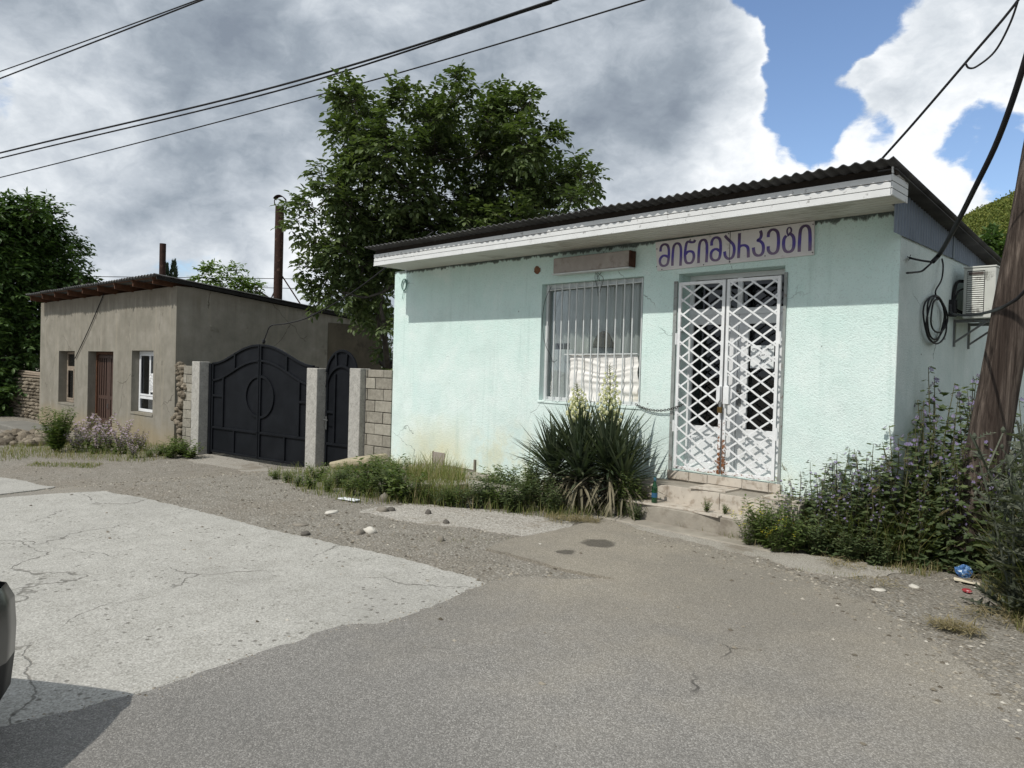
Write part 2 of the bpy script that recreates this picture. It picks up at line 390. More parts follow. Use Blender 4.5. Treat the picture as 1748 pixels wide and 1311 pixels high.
def old_concrete():
    g = G('bleached_concrete'); p = g.pos()
    big = g.noise(p, .6, 5, .6); mid = g.noise(p, 4, 6, .62); v = g.sep(g.vor(p, 120, 'F1', 'Color'))[0]; ad = g.vor(p, 120, 'F1', 'Distance'); fine = g.noise(p, 260, 3, .7)
    c = g.ramp(mid, [(.25, C3(152, 150, 142)), (.5, C3(170, 168, 161)), (.78, C3(186, 184, 177))])
    c = g.mix(.42, c, g.ramp(v, [(0, C3(84, 82, 77)), (.35, C3(150, 148, 141)), (.75, C3(180, 178, 171)), (1, C3(214, 212, 206))]))
    c = g.mix(g.m('MULTIPLY', g.mr(big, .5, .72), .5), c, C3(138, 136, 130))
    pits = g.mr(g.vor(g.warp(p, 20, .02), 15), .27, .12); pits = g.m('MULTIPLY', pits, g.mr(g.noise(p, 2.2, 3, .5), .42, .6))
    c = g.mix(g.m('MULTIPLY', pits, .8), c, C3(96, 93, 86))
    wp = g.warp(g.warp(p, 1.1, .9), 9, .09)
    cr = g.vor(wp, .42, 'DISTANCE_TO_EDGE'); cr2 = g.vor(g.warp(p, 3, .5), 1.5, 'DISTANCE_TO_EDGE')
    crk = g.m('MULTIPLY', g.mr(cr, .0042, .0012), g.mr(g.noise(p, 1.1, 3, .5), .40, .50))
    crk2 = g.m('MULTIPLY', g.mr(cr2, .008, .002), g.mr(g.noise(g.scale(p, (1, 1, 1), (5, 3, 0)), .7, 3, .5), .56, .64))
    ck = g.m('MAXIMUM', crk, g.m('MULTIPLY', crk2, .7))
    c = g.mix(g.m('MULTIPLY', ck, .62), c, C3(84, 81, 74))
    h = g.m('SUBTRACT', g.m('ADD', g.m('MULTIPLY', fine, .5), g.m('SUBTRACT', 1.0, g.m('MULTIPLY', pits, .8))), g.m('MULTIPLY', ck, 1.2))
    return g.done(c, .9, g.bump(h, .55, .008), spec=.2)
def pale_slab(name, a, b, sc):
    g = G(name); p = g.pos(); mid = g.noise(p, 3.2, 7, .68); v = g.sep(g.vor(p, sc, 'F1', 'Color'))[0]; ad = g.vor(p, sc, 'F1', 'Distance')
    c = g.ramp(mid, [(.3, a), (.7, b)])
    c = g.mix(.5, c, g.ramp(v, [(0, C3(90, 86, 78)), (.4, C3(160, 155, 146)), (1, C3(214, 210, 202))]))
    c = g.mix(g.m('MULTIPLY', g.mr(g.noise(p, 1.6, 6, .7), .5, .66), .7), c, C3(124, 115, 101))
    return g.done(c, .92, g.bump(g.m('ADD', g.m('SUBTRACT', 1.0, ad), g.m('MULTIPLY', mid, 1.5)), .6, .01), spec=.2)
M_gravel = ground_gravel(); M_asph = asphalt_mat(); M_conc = old_concrete()
M_agg = pale_slab('exposed_aggregate', C3(140, 135, 126), C3(172, 168, 160), 70)
M_palec = pale_slab('pale_path_concrete', C3(146, 140, 128), C3(170, 165, 154), 170)

# ------------------------------------------------------------------ ground sheet
xs = [-1500, -700, -300, -150, -90, -60, -45, -36] + [-32 + .25 * i for i in range(161)] + [10, 14, 20, 32, 60, 120, 300, 700, 1500]
ys = [-1500, -600, -200, -80, -40, -20, -12, -8] + [-6 + .25 * i for i in range(97)] + [20, 25, 35, 60, 120, 300, 700, 1500]
mb = MB()
for x in xs:
    for y in ys: mb.v.append((x, y, gz(x, y)))
ny = len(ys)
for i in range(len(xs) - 1):
    for j in range(ny - 1):
        a = i * ny + j; mb.f.append((a, a + ny, a + ny + 1, a + 1)); mb.mi.append(0)
tag(mb.build('ground', M_gravel, recalc=False, loc=(0, 0, 0)), kind='structure')

def sheet(name, poly, dz, mat, jag=.03, seed=0.0, freq=3.0, thick=.03):
    P = [Vector((p[0], p[1])) for p in poly]; out = []
    for i in range(len(P)):
        a, b = P[i], P[(i + 1) % len(P)]; L = (b - a).length; n = max(1, min(140, int(L / .035))) if max(abs(a.x), abs(b.x), abs(a.y), abs(b.y)) < 17 else 1
        for k in range(n):
            q = a.lerp(b, k / n)
            if n > 1:
                q = q + Vector((mnoise.noise((q.x * freq, q.y * freq, seed)) + .5 * mnoise.noise((q.x * freq * 4, q.y * freq * 4, seed + 7)), mnoise.noise((q.x * freq, q.y * freq, seed + 31)) + .5 * mnoise.noise((q.x * freq * 4, q.y * freq * 4, seed + 37)))) * jag
            out.append(q)
    bm = bmesh.new(); vs = [bm.verts.new((q.x, q.y, 0)) for q in out]; bm.faces.new(vs)
    bmesh.ops.triangulate(bm, faces=bm.faces[:])
    x0, x1 = min(q.x for q in out), max(q.x for q in out); y0, y1 = min(q.y for q in out), max(q.y for q in out)
    k = math.ceil(max(x0, -32) / .5)
    while k * .5 < min(x1, 8):
        bmesh.ops.bisect_plane(bm, geom=bm.verts[:] + bm.edges[:] + bm.faces[:], plane_co=(k * .5, 0, 0), plane_no=(1, 0, 0)); k += 1
    for v in bm.verts: v.co.z = gz(v.co.x, v.co.y) + dz
    ed = [e for e in bm.edges if e.is_boundary]
    r = bmesh.ops.extrude_edge_only(bm, edges=ed)
    for v in [q for q in r['geom'] if isinstance(q, bmesh.types.BMVert)]: v.co.z -= thick
    bmesh.ops.recalc_face_normals(bm, faces=bm.faces)
    if sum(f.normal.z * f.calc_area() for f in bm.faces) < 0: bmesh.ops.reverse_faces(bm, faces=bm.faces)
    me = bpy.data.meshes.new(name); bm.to_mesh(me); bm.free(); me.materials.append(mat)
    o = bpy.data.objects.new(name, me); COL.objects.link(o)
    return tag(o, kind='structure')
def G2(*pts): return [tuple(gnd(*p)[:2]) for p in pts]
EDGE = G2((835, 998), (800, 1012), (750, 1037), (700, 1055), (660, 1068), (600, 1072), (540, 1090), (470, 1112), (380, 1142), (300, 1170), (220, 1196), (150, 1215), (60, 1238))
# the old concrete carriageway, bleached almost white
sheet('concrete_road', EDGE + [(-3.72, .5), (-3.72, -9), (-60, -9), (-60, -.6), (-16, 1.25)] + G2((0, 852), (60, 846), (175, 840), (240, 850), (330, 872), (420, 896), (500, 915), (560, 928), (640, 946), (690, 955), (740, 970), (785, 984)), .012, M_conc, .05, 1.0, 3.2)
sheet('concrete_road', G2((0, 816), (45, 822), (95, 831), (60, 838), (0, 845)) + [(-17, 1.7), (-60, .4), (-60, 2.2), (-22, 2.5)], .012, M_conc, .03, 5.0)
sheet('asphalt_road', G2((0, 848), (60, 840), (100, 833), (185, 838), (140, 845), (60, 849), (0, 856)) + [(-14, 1.45), (-17, 1.4)], .007, M_asph, .03, 8.0)
A2 = G2((880, 990), (960, 993), (1055, 994), (1010, 985), (960, 974), (900, 957), (832, 940), (870, 925), (950, 909), (1035, 889), (1062, 899), (1110, 914), (1200, 936), (1290, 962), (1380, 992), (1490, 1040), (1590, 1100), (1680, 1165), (1745, 1225))
sheet('asphalt_road', list(reversed(EDGE)) + A2 + [(1.5, 4.15), (5, 3.6), (60, 3.2), (60, -9), (-3.68, -9), (-3.68, .4)], .024, M_asph, .05, 1.0, 3.2)
sheet('path', G2((615, 874), (655, 866), (700, 862), (800, 868), (900, 880), (985, 893), (945, 911), (890, 916), (800, 903), (700, 890)), .008, M_agg, .10, 12, 2.0)
sheet('path', G2((1050, 893), (1130, 893), (1260, 925), (1320, 938), (1420, 955), (1545, 972), (1495, 988), (1390, 980), (1290, 952), (1200, 932), (1120, 914)), .01, M_palec, .09, 15, 2.5)
sheet('path', G2((318, 787), (352, 774), (440, 790), (522, 806), (490, 806), (400, 800)), .008, M_palec, .06, 18, 3.0)

# ------------------------------------------------------------------ shop materials
def stucco(name, a, b, side=False):
    g = G(name); p = g.pos(); s = g.sep(p)
    big = g.noise(p, .7, 6, .6); mid = g.noise(p, 3.0, 7, .65); gr = g.noise(p, 68, 5, .64); gr2 = g.noise(p, 160, 3, .6)
    c = g.ramp(mid, [(.28, a), (.72, b)])
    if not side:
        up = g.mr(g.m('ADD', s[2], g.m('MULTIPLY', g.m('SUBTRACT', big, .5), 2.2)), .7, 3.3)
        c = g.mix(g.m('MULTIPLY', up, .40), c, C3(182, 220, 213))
        # yellow damp stain at the foot of the wall
        lo = g.m('MULTIPLY', g.mr(g.m('ADD', s[2], g.m('MULTIPLY', g.m('SUBTRACT', big, .5), 2.4)), .85, .0), g.mr(mid, .38, .62))
        c = g.mix(g.m('MULTIPLY', lo, .75), c, C3(214, 214, 182))
        dx = g.m('ABSOLUTE', g.m('ADD', s[0], 9.0)); st = g.m('MULTIPLY', g.mr(dx, 1.1, .3), g.mr(g.m('ADD', s[2], g.m('MULTIPLY', g.m('SUBTRACT', mid, .5), .9)), 1.0, .25))
        c = g.mix(g.m('MULTIPLY', st, .55), c, C3(212, 206, 168))
        # smoother, bluer repainted patch low on the left
        dy = g.m('MULTIPLY', g.mr(g.m('ABSOLUTE', g.m('ADD', s[0], 9.25)), .42, .3), g.mr(g.m('ABSOLUTE', g.m('SUBTRACT', s[2], 1.12)), .32, .2))
        c = g.mix(g.m('MULTIPLY', dy, .16), c, C3(176, 216, 214))
    mo = g.noise(g.warp(p, 1.5, .4), 1.3, 9, .68); c = g.mix(g.m('MULTIPLY', g.mr(mo, .48, .68), .30), c, tuple(x * .72 for x in a[:3]) + (1,)); c = g.mix(g.m('MULTIPLY', g.mr(mo, .46, .3), .3), c, C3(240, 246, 243))
    # vertical streaks, grime under the eaves, specks, hairline cracks
    sv = g.noise(g.scale(p, (9, 9, .45)), 1.0, 5, .6); c = g.mix(g.m('MULTIPLY', g.mr(sv, .55, .75), .16), c, C3(120, 160, 150))
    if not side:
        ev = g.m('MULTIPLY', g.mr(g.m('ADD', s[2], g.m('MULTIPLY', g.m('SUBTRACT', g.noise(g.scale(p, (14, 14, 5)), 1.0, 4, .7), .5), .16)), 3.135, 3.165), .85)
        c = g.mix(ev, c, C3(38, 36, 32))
    sp = g.m('MULTIPLY', g.mr(g.vor(g.warp(p, 20, .02), 2.6), .032, .016), .8); c = g.mix(sp, c, C3(52, 52, 48))
    cr = g.m('MULTIPLY', g.mr(g.vor(g.warp(g.warp(p, 2, .6), 14, .05), .75, 'DISTANCE_TO_EDGE'), .0045, .0012), g.mr(g.noise(p, .9, 3, .5), .53, .6))
    c = g.mix(g.m('MULTIPLY', cr, .7), c, C3(70, 84, 80))
    # hollows between the roughcast grains take a darker tone of the paint
    c = g.mix(g.m('MULTIPLY', g.mr(gr, .47, .33), .34), c, tuple(x * .55 for x in a[:3]) + (1,))
    h = g.m('ADD', gr, g.m('MULTIPLY', gr2, .35))
    return g.done(c, .93, g.bump(h, .75, .013), spec=.08)
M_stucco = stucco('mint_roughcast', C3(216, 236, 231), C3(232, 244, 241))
M_stuccos = stucco('pale_grey_roughcast', C3(200, 214, 210), C3(218, 227, 223), True)
M_trim = simple('white_painted_boards', C3(214, 216, 216), .55, .06, 4, dirt=C3(92, 88, 80), dirt_amt=.55, dsc=14, dthr=(.6, .68))
M_soffit = simple('soffit_boards', C3(196, 194, 186), .6, .06, 4, dirt=C3(120, 112, 98), dirt_amt=.5, dsc=1.6)
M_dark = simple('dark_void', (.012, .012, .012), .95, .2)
M_eternit = simple('weathered_corrugated_sheet', (.075, .075, .076), .92, .35, 3, .4, 40, dirt=(.16, .165, .13), dirt_amt=.6, dsc=2.2, spec=.15)
M_zinc = simple('zinc_cladding', C3(122, 131, 142), .55, .12, 2.0, metal=.35, dirt=C3(126, 134, 142), dirt_amt=.5, dsc=1.5)
M_white = simple('white_pvc', C3(226, 228, 230), .35, .03, 3, spec=.45, dirt=C3(170, 168, 160), dirt_amt=.35, dsc=2.2)
def rusty_white(name):
    g = G(name); p = g.pos(); s = g.sep(p); nz = g.noise(p, 38, 6, .7)
    cx = g.m('ABSOLUTE', g.m('ADD', s[0], 4.045))
    low = g.m('MULTIPLY', g.mr(cx, .16, .0), g.mr(s[2], 1.5, .5)); base = g.mr(s[2], .64, .5)
    k = g.mr(g.m('ADD', g.m('MULTIPLY', g.m('MAXIMUM', low, g.m('MULTIPLY', base, .6)), .30), nz), .66, .74)
    c = g.mix(k, g.ramp(g.noise(p, 8, 4), [(.3, C3(214, 216, 217)), (.7, C3(232, 234, 235))]), g.ramp(nz, [(.4, C3(70, 40, 24)), (.75, C3(150, 100, 60))]))
    return g.done(c, .5, g.bump(nz, .15, .004), spec=.4)
M_grille = rusty_white('rusting_white_paint')
M_bars = simple('grey_white_bar_paint', C3(206, 210, 210), .5, .08, 9, dirt=C3(96, 74, 58), dirt_amt=.7, dsc=24, dthr=(.62, .7))
def glass(name, tint, gl, rough=.02, fk=.9):
    g = G(name); nt = g.nt
    tr = g.n('ShaderNodeBsdfTransparent'); tr.inputs[0].default_value = (*tint, 1)
    gs = g.n('ShaderNodeBsdfGlossy'); gs.inputs['Roughness'].default_value = rough; gs.inputs['Color'].default_value = (.95, .97, 1, 1)
    p = g.obj(); nb = g.bump(g.noise(p, 2.5, 2, .5), .04, .02); g.L(nb, gs.inputs['Normal'])
    lw = g.n('ShaderNodeFresnel'); lw.inputs['IOR'].default_value = 1.5
    f = g.m('ADD', g.m('MULTIPLY', lw.outputs[0], fk), gl)
    mx = g.n('ShaderNodeMixShader'); g.L(f, mx.inputs[0]); g.L(tr.outputs[0], mx.inputs[1]); g.L(gs.outputs[0], mx.inputs[2])
    g.L(mx.outputs[0], g.out.inputs['Surface']); return g.mat
M_glass = glass('window_glass', (.90, .92, .91), .0, .02, .5)
M_glassd = glass('dark_door_glass', (.16, .17, .17), .01)
def curtain_mat():
    g = G('grey_net_curtain'); p = g.obj(); c = g.ramp(g.noise(g.scale(p, (8, 8, .5)), 1.2, 4), [(.3, C3(186, 190, 188)), (.7, C3(222, 224, 222))])
    return g.done(c, .95, spec=.05)
M_curt = curtain_mat()
M_sheet = simple('white_cloth', C3(232, 230, 226), .9, .04, 5, dirt=C3(196, 186, 160), dirt_amt=.5, dsc=3)
M_paper = simple('paper', C3(226, 230, 232), .85, .03, 6)
M_ink = simple('dark_ink', C3(48, 50, 64), .8, .1)
M_tile = simple('beige_marbled_step_tile', C3(188, 180, 168), .55, .12, 7, dirt=C3(138, 124, 108), dirt_amt=.65, dsc=9, dthr=(.5, .62), spec=.4)
M_stepc = simple('step_concrete', C3(150, 144, 133), .92, .18, 5, .5, 60, dirt=C3(100, 90, 78), dirt_amt=.6, dsc=3)
M_grout = simple('grout', C3(96, 84, 74), .95, .2)
M_cable = simple('black_cable', (.012, .012, .014), .55, .2, 20)
M_steel = simple('galvanised_steel', C3(120, 122, 122), .45, .2, 10, metal=.7, dirt=C3(110, 72, 44), dirt_amt=.6, dsc=14)
M_brass = simple('tarnished_brass', C3(104, 84, 50), .5, .3, 20, metal=.6)

# ------------------------------------------------------------------ the shop
YW = 7.3916
XL, XR, XB = -10.165, -2.305, 13.2
shop = empty('shop_building', (-6.2, YW, 0), 'single-storey mint green shop with a barred window, lattice doors and white eaves', 'shop')
Fs = lambda s, d, z: Vector((s, YW + d, z))
WIN = (-6.81, -5.155, 1.20, 2.775)
DOOR = (-4.67, -3.405, .50, 2.765)
mb = MB()
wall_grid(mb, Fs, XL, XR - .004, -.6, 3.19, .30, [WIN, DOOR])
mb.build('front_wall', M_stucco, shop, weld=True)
mb = MB()
ze = 2.98
mb.box(XR - .28, XR - .003, YW + .30, XB, -.6, ze); mb.box(XR - .003, XR, YW + .002, XB, -.6, 3.185 - .2); mb.box(XL, XL + .28, YW + .30, XB, -.6, 2.9); mb.box(XL + .28, XR - .28, XB - .28, XB, -.6, 2.55)
mb.build('side_wall', M_stuccos, shop)
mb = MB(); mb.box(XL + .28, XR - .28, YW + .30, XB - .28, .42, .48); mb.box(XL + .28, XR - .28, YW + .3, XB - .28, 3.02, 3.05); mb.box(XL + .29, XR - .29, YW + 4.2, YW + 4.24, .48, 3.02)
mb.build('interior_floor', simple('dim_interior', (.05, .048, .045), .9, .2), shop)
# roof
zr = lambda y: 3.455 - .09 * (y - 6.59)
Fr = lambda s, d, z: Vector((s, d, z))
mb = MB(); corrugated(mb, Fr, -9.86, -2.13, 6.56, XB + .3, zr, .104, .0125, nd=3, jag=.03)
roof = mb.build('roof', M_eternit, shop, smooth=True, solid=.009)
mb = MB(); mb.box(-9.80, -2.16, 6.74, 6.80, 3.365, 3.425); mb.box(-9.8, -2.33, 8.0, 8.06, 3.2, 3.29)
for i in range(8): mb.box(-9.7 + i * .93, -9.64 + i * .93, 6.8, 7.9, 3.2, 3.33)
mb.build('roof_batten', simple('rough_batten_timber', C3(46, 40, 34), .9, .3, 12), shop)
mb = MB()
for i in range(3):
    z0 = 3.183 + i * .058
    mb.box(-9.77, -2.185, 6.688 + .004 * (i % 2), 6.706, z0, z0 + .0515)
mb.box(-9.775, -2.18, 6.684, 6.70, 3.172, 3.1825)
mb.build('fascia', M_trim, shop, bevel=.003)
for xa, ya, nn in ((-2.19, 7.12, 4), (-9.78, YW, 3)):
    mb = MB()
    for i in range(nn): mb.box(xa, xa + .012, 6.71, ya, 3.183 + i * .062, 3.183 + i * .062 + .0555)
    mb.build('return_fascia', M_trim, shop, bevel=.003)
mb = MB()
for i in range(7): mb.box(-9.765, -2.195 if i < 4 else -2.308, 6.708 + i * .0978, 6.708 + i * .0978 + .0885, 3.186, 3.198)
mb.build('soffit', M_soffit, shop)
mb = MB(); mb.box(-9.76, -2.2, 6.71, 7.10, 3.2, 3.206); mb.box(-9.76, -2.31, 7.10, 7.39, 3.2, 3.206); mb.build('soffit_backing', M_dark, shop)
# gable cladding: vertical ribbed zinc sheet
mb = MB(); n = 0; y = 7.14
while y < XB:
    for k, dx in ((0, 0), (.05, 0), (.058, .012), (.072, .012), (.08, 0)):
        yy = y + k
        mb.v.append((XR + .012 + dx, yy, 2.945)); mb.v.append((XR + .012 + dx, yy, zr(yy) - .05)); n += 1
    y += .08
for i in range(n - 1): mb.f.append((2 * i, 2 * i + 2, 2 * i + 3, 2 * i + 1)); mb.mi.append(0)
mb.box(XR + .02, XR + .028, 9.0, 9.05, 2.95, zr(9) - .06); mb.box(XR + .02, XR + .028, 10.0, 10.05, 2.95, zr(10) - .06)
mb.build('gable_cladding', M_zinc, shop)
mb = MB(); mb.box(XR, XR + .15, 6.72, XB + .25, 0, .012)
for i, v in enumerate(mb.v): mb.v[i] = (v[0], v[1], zr(v[1]) - .045 + v[2])
mb.build('verge_board', M_eternit, shop)

# window: frame, panes, bars, curtains, cloth
def rect_frame(mb, F, s0, s1, z0, z1, w_, d0, d1):
    mb.box(s0, s0 + w_, d0, d1, z0, z1, F=F); mb.box(s1 - w_, s1, d0, d1, z0, z1, F=F); mb.box(s0 + w_, s1 - w_, d0, d1, z0, z0 + w_, F=F); mb.box(s0 + w_, s1 - w_, d0, d1, z1 - w_, z1, F=F)
wn = MB(); rect_frame(wn, Fs, WIN[0] + .002, WIN[1] - .002, WIN[2] + .002, WIN[3] - .002, .055, .085, .145)
win = wn.build('window', M_bars, shop, bevel=.004)
mb = MB(); mb.box(WIN[0] + .05, WIN[1] - .05, .112, .118, WIN[2] + .05, WIN[3] - .05, F=Fs); mb.build('pane', M_glass, win)
mb = MB(); mb.box(WIN[0] - .02, WIN[1] + .02, -.012, .08, WIN[2] - .03, WIN[2] + .004, F=Fs); mb.build('sill', M_stucco, win, bevel=.006)
mb = MB()
bx0 = -6.735
for i in range(13):
    x = -6.735 + i * 1.525 / 12 + uni(-.006, .006)
    mb.tube([Fs(x, .045, WIN[2] + .01), Fs(x + uni(-.005, .005), .045, 2.0), Fs(x + uni(-.004, .004), .045, WIN[3] - .008)], .0095, 8)
mb.bar(Fs(WIN[0] + .04, .062, 2.695), Fs(WIN[1] - .03, .062, 2.715), .012, .034, side=(0, 1, 0)); mb.bar(Fs(WIN[0] + .02, .06, 1.215), Fs(WIN[1] - .02, .06, 1.215), .012, .02, side=(0, 1, 0))
mb.bar(Fs(-6.42, .062, 1.83), Fs(-5.25, .062, 1.845), .012, .022, side=(0, 1, 0))
mb.build('security_bars', M_bars, win)
mb = MB(); N = 150
for i in range(N + 1):
    t = i / N; x = WIN[0] + .02 + t * 1.6
    for k in range(9):
        zz = WIN[3] - .03 - k * (1.52 / 8); dep = .205 + .024 * math.sin(x * 52 + 1.3 * math.sin(x * 9) + k * .15) + .012 * math.sin(x * 21 + k * .3)
        if k > 3 and x < -6.4:
            # left edge of the curtain is drawn up, leaving a dark gap
            x2 = x
        mb.v.append((x, YW + dep, zz))
for i in range(N):
    x = WIN[0] + .02 + i / N * 1.6
    for k in range(8):
        if k >= 4 and (-6.70 < x < -6.60 or -6.56 < x < -6.49) and k < 6: continue
        a = i * 9 + k; mb.f.append((a, a + 9, a + 10, a + 1)); mb.mi.append(0)
tag(mb.build('net_curtain', M_curt, smooth=True, recalc=False), 'grey net curtain hanging in folds behind the barred shop window', 'curtain')
def wavy_sheet(x0, x1, z0, z1, y, amp, seed, fold='h', nx=40, nz=30, skew=0.0):
    mb = MB()
    for i in range(nx + 1):
        for k in range(nz + 1):
            x = x0 + (x1 - x0) * i / nx; z = z0 + (z1 - z0) * k / nz; t = k / nz
            q = mnoise.noise((x * 2 + seed, z * 3, 0)); r = mnoise.noise((x * 1.2 + seed, z * 22 + 2.2 * q, 3.3)); r2 = mnoise.noise((x * 9, z * 9, seed))
            mb.v.append((x + skew * t * (i / nx) + .01 * mnoise.noise((z * 9, seed, 1)), y + amp * (1.0 * r * (1.0 - .5 * t) + .3 * r2), z + .008 * q))
    for i in range(nx):
        for k in range(nz):
            a = i * (nz + 1) + k; mb.f.append((a, a + nz + 1, a + nz + 2, a + 1)); mb.mi.append(0)
    return mb
tag(wavy_sheet(-6.36, -5.235, 1.225, 1.83, YW + .085, .026, 2.0, nx=60, nz=60, skew=-.03).build('white_cloth', M_sheet, smooth=True, recalc=False), 'crumpled white cloth stretched behind the lower window bars', 'cloth')
tag(wavy_sheet(-6.72, -6.34, 1.23, 1.90, YW + .145, .008, 8.0, nx=16, nz=16).build('white_card', M_paper, smooth=True, recalc=False), 'smooth pale card leaning inside the window left of the crumpled cloth', 'card')
# small white scribbles on the lower left corner of the pane
mb = MB()
for j in range(5):
    z = 1.27 + j * .042
    mb.strip([Fs(-6.70 + .004 * k + .012 * math.sin(k * 2.1 + j * 1.7), .110, z + .006 * k + .006 * math.cos(k * 2.6 + j)) for k in range(6)], .006, (0, -1, 0))
mb.build('scribble', M_sheet, win, recalc=False)
# little basket dome seen behind the glass
mb = MB(); pr = [(.17 * math.sqrt(max(0, 1 - (i / 10) ** 1.6)) + .002, i * .022) for i in range(11)]
mb.lathe(pr, (-5.86, YW + .16, 1.92), 20)
for i in range(len(mb.v)): x, y, z = mb.v[i]; mb.v[i] = (x, YW + .155 + (y - YW - .16) * .10, z)
tag(mb.build('wicker_basket', simple('dull_wicker', C3(96, 90, 78), .9, .3, 30, .6, 80), smooth=True), 'domed wicker basket standing behind the shop window glass', 'basket')

# doors
door = None
DY = .24
mb = MB(); rect_frame(mb, Fs, DOOR[0] + .002, DOOR[1] - .002, DOOR[2], DOOR[3] - .002, .055, DY, DY + .07)
mb.box(DOOR[0] + .055, DOOR[1] - .055, DY + .002, DY + .068, 2.30, 2.37, F=Fs); mb.box(-4.06, -4.00, DY + .003, DY + .067, 2.37, DOOR[3] - .055, F=Fs)
door = mb.build('door_frame', M_white, shop, bevel=.004)
mb = MB(); mb.box(DOOR[0] + .05, -4.06, DY + .03, DY + .036, 2.365, DOOR[3] - .05, F=Fs); mb.box(-4.0, DOOR[1] - .05, DY + .03, DY + .036, 2.365, DOOR[3] - .05, F=Fs); mb.build('transom_pane', M_glassd, door)
YD = YW + DY
def door_leaf(x0, x1, g0, g1, gz0, gz1, pz0, pz1):
    mb = MB(); F = Fs
    xs_ = [x0, g0, g1, x1]
    mb.box(x0, g0, DY + .004, DY + .06, .505, 2.298, F=F); mb.box(g1, x1, DY + .004, DY + .06, .505, 2.298, F=F)
    mb.box(g0, g1, DY + .004, DY + .06, gz1, 2.298, F=F); mb.box(g0, g1, DY + .004, DY + .06, pz1, gz0, F=F); mb.box(g0, g1, DY + .004, DY + .06, .505, pz0, F=F)
    o = mb.build('door', M_white, shop, bevel=.006)
    mb = MB(); mb.box(g0 - .005, g1 + .005, DY + .03, DY + .036, gz0 - .005, gz1 + .005, F=F); mb.build('pane', M_glassd, o)
    mb = MB(); mb.box(g0 - .004, g1 + .004, DY + .028, DY + .045, pz0 - .004, pz1 + .004, F=F); mb.build('panel', M_white, o)
    return o
gl = [onY(1183, 533, YD), onY(1240, 735, YD), onY(1279, 528, YD), onY(1323, 738, YD)]
d1 = door_leaf(DOOR[0] + .058, -4.035, gl[0].x, gl[1].x, 1.02, 2.19, .60, .93)
d2 = door_leaf(-4.03, DOOR[1] - .058, gl[2].x, gl[3].x, 1.02, 2.19, .60, .93)
mb = MB(); mb.box(-4.02, -3.975, DY - .012, DY + .003, 1.28, 1.52, F=Fs); mb.tube([Fs(-3.998, DY - .01, 1.42), Fs(-3.998, DY - .055, 1.42), Fs(-3.90, DY - .06, 1.415)], .011, 8); mb.build('handle', M_steel, d2, bevel=.002)
# notice taped inside the right leaf, pen lettering
nt = empty('paper_notice', (gl[2].x + .12, YD + .02, 1.75), 'white handwritten paper notice taped to the right door glass', 'notice')
n0, n1 = onY(1281, 562, YD), onY(1320, 592, YD)
mb = MB(); mb.box(n0.x, n1.x, DY + .024, DY + .027, 1.70, 1.95, F=Fs); mb.build('sheet', M_paper, nt)
for row, (zz, a, b) in enumerate(((1.91, .02, .25), (1.845, .05, .20), (1.785, .12, .25))):
    x = n0.x + a; mb = MB()
    while x < n0.x + b:
        h = uni(.012, .02); q = []
        for k in range(7): q.append(Fs(x + .018 * k / 6 + .006 * math.sin(k * 1.9 + x * 90), DY + .0225, zz + h * (math.sin(k * 1.7 + x * 140) * .6) - (.014 if rnd() < .12 else 0)))
        mb.strip(q, .0035, (0, -1, 0)); x += uni(.022, .03)
    mb.build('handwriting', M_ink, nt, recalc=False)
mb = MB(); bo = [onY(1303, 610, YD + .25), onY(1321, 735, YD + .25)]
mb.obox(((bo[0].x + bo[1].x) / 2, YD + .25, 1.25), (.085, .01, 0), (-.001, .012, 0), (0, 0, .43)); mb.obox(((bo[0].x + bo[1].x) / 2 - .12, YD + .27, 1.75), (.13, 0, -.09), (0, .01, 0), (.03, 0, .045))
tag(mb.build('wooden_board', simple('raw_board', C3(172, 148, 116), .8, .15, 8)), 'upright raw wooden board standing inside behind the right door glass', 'board')

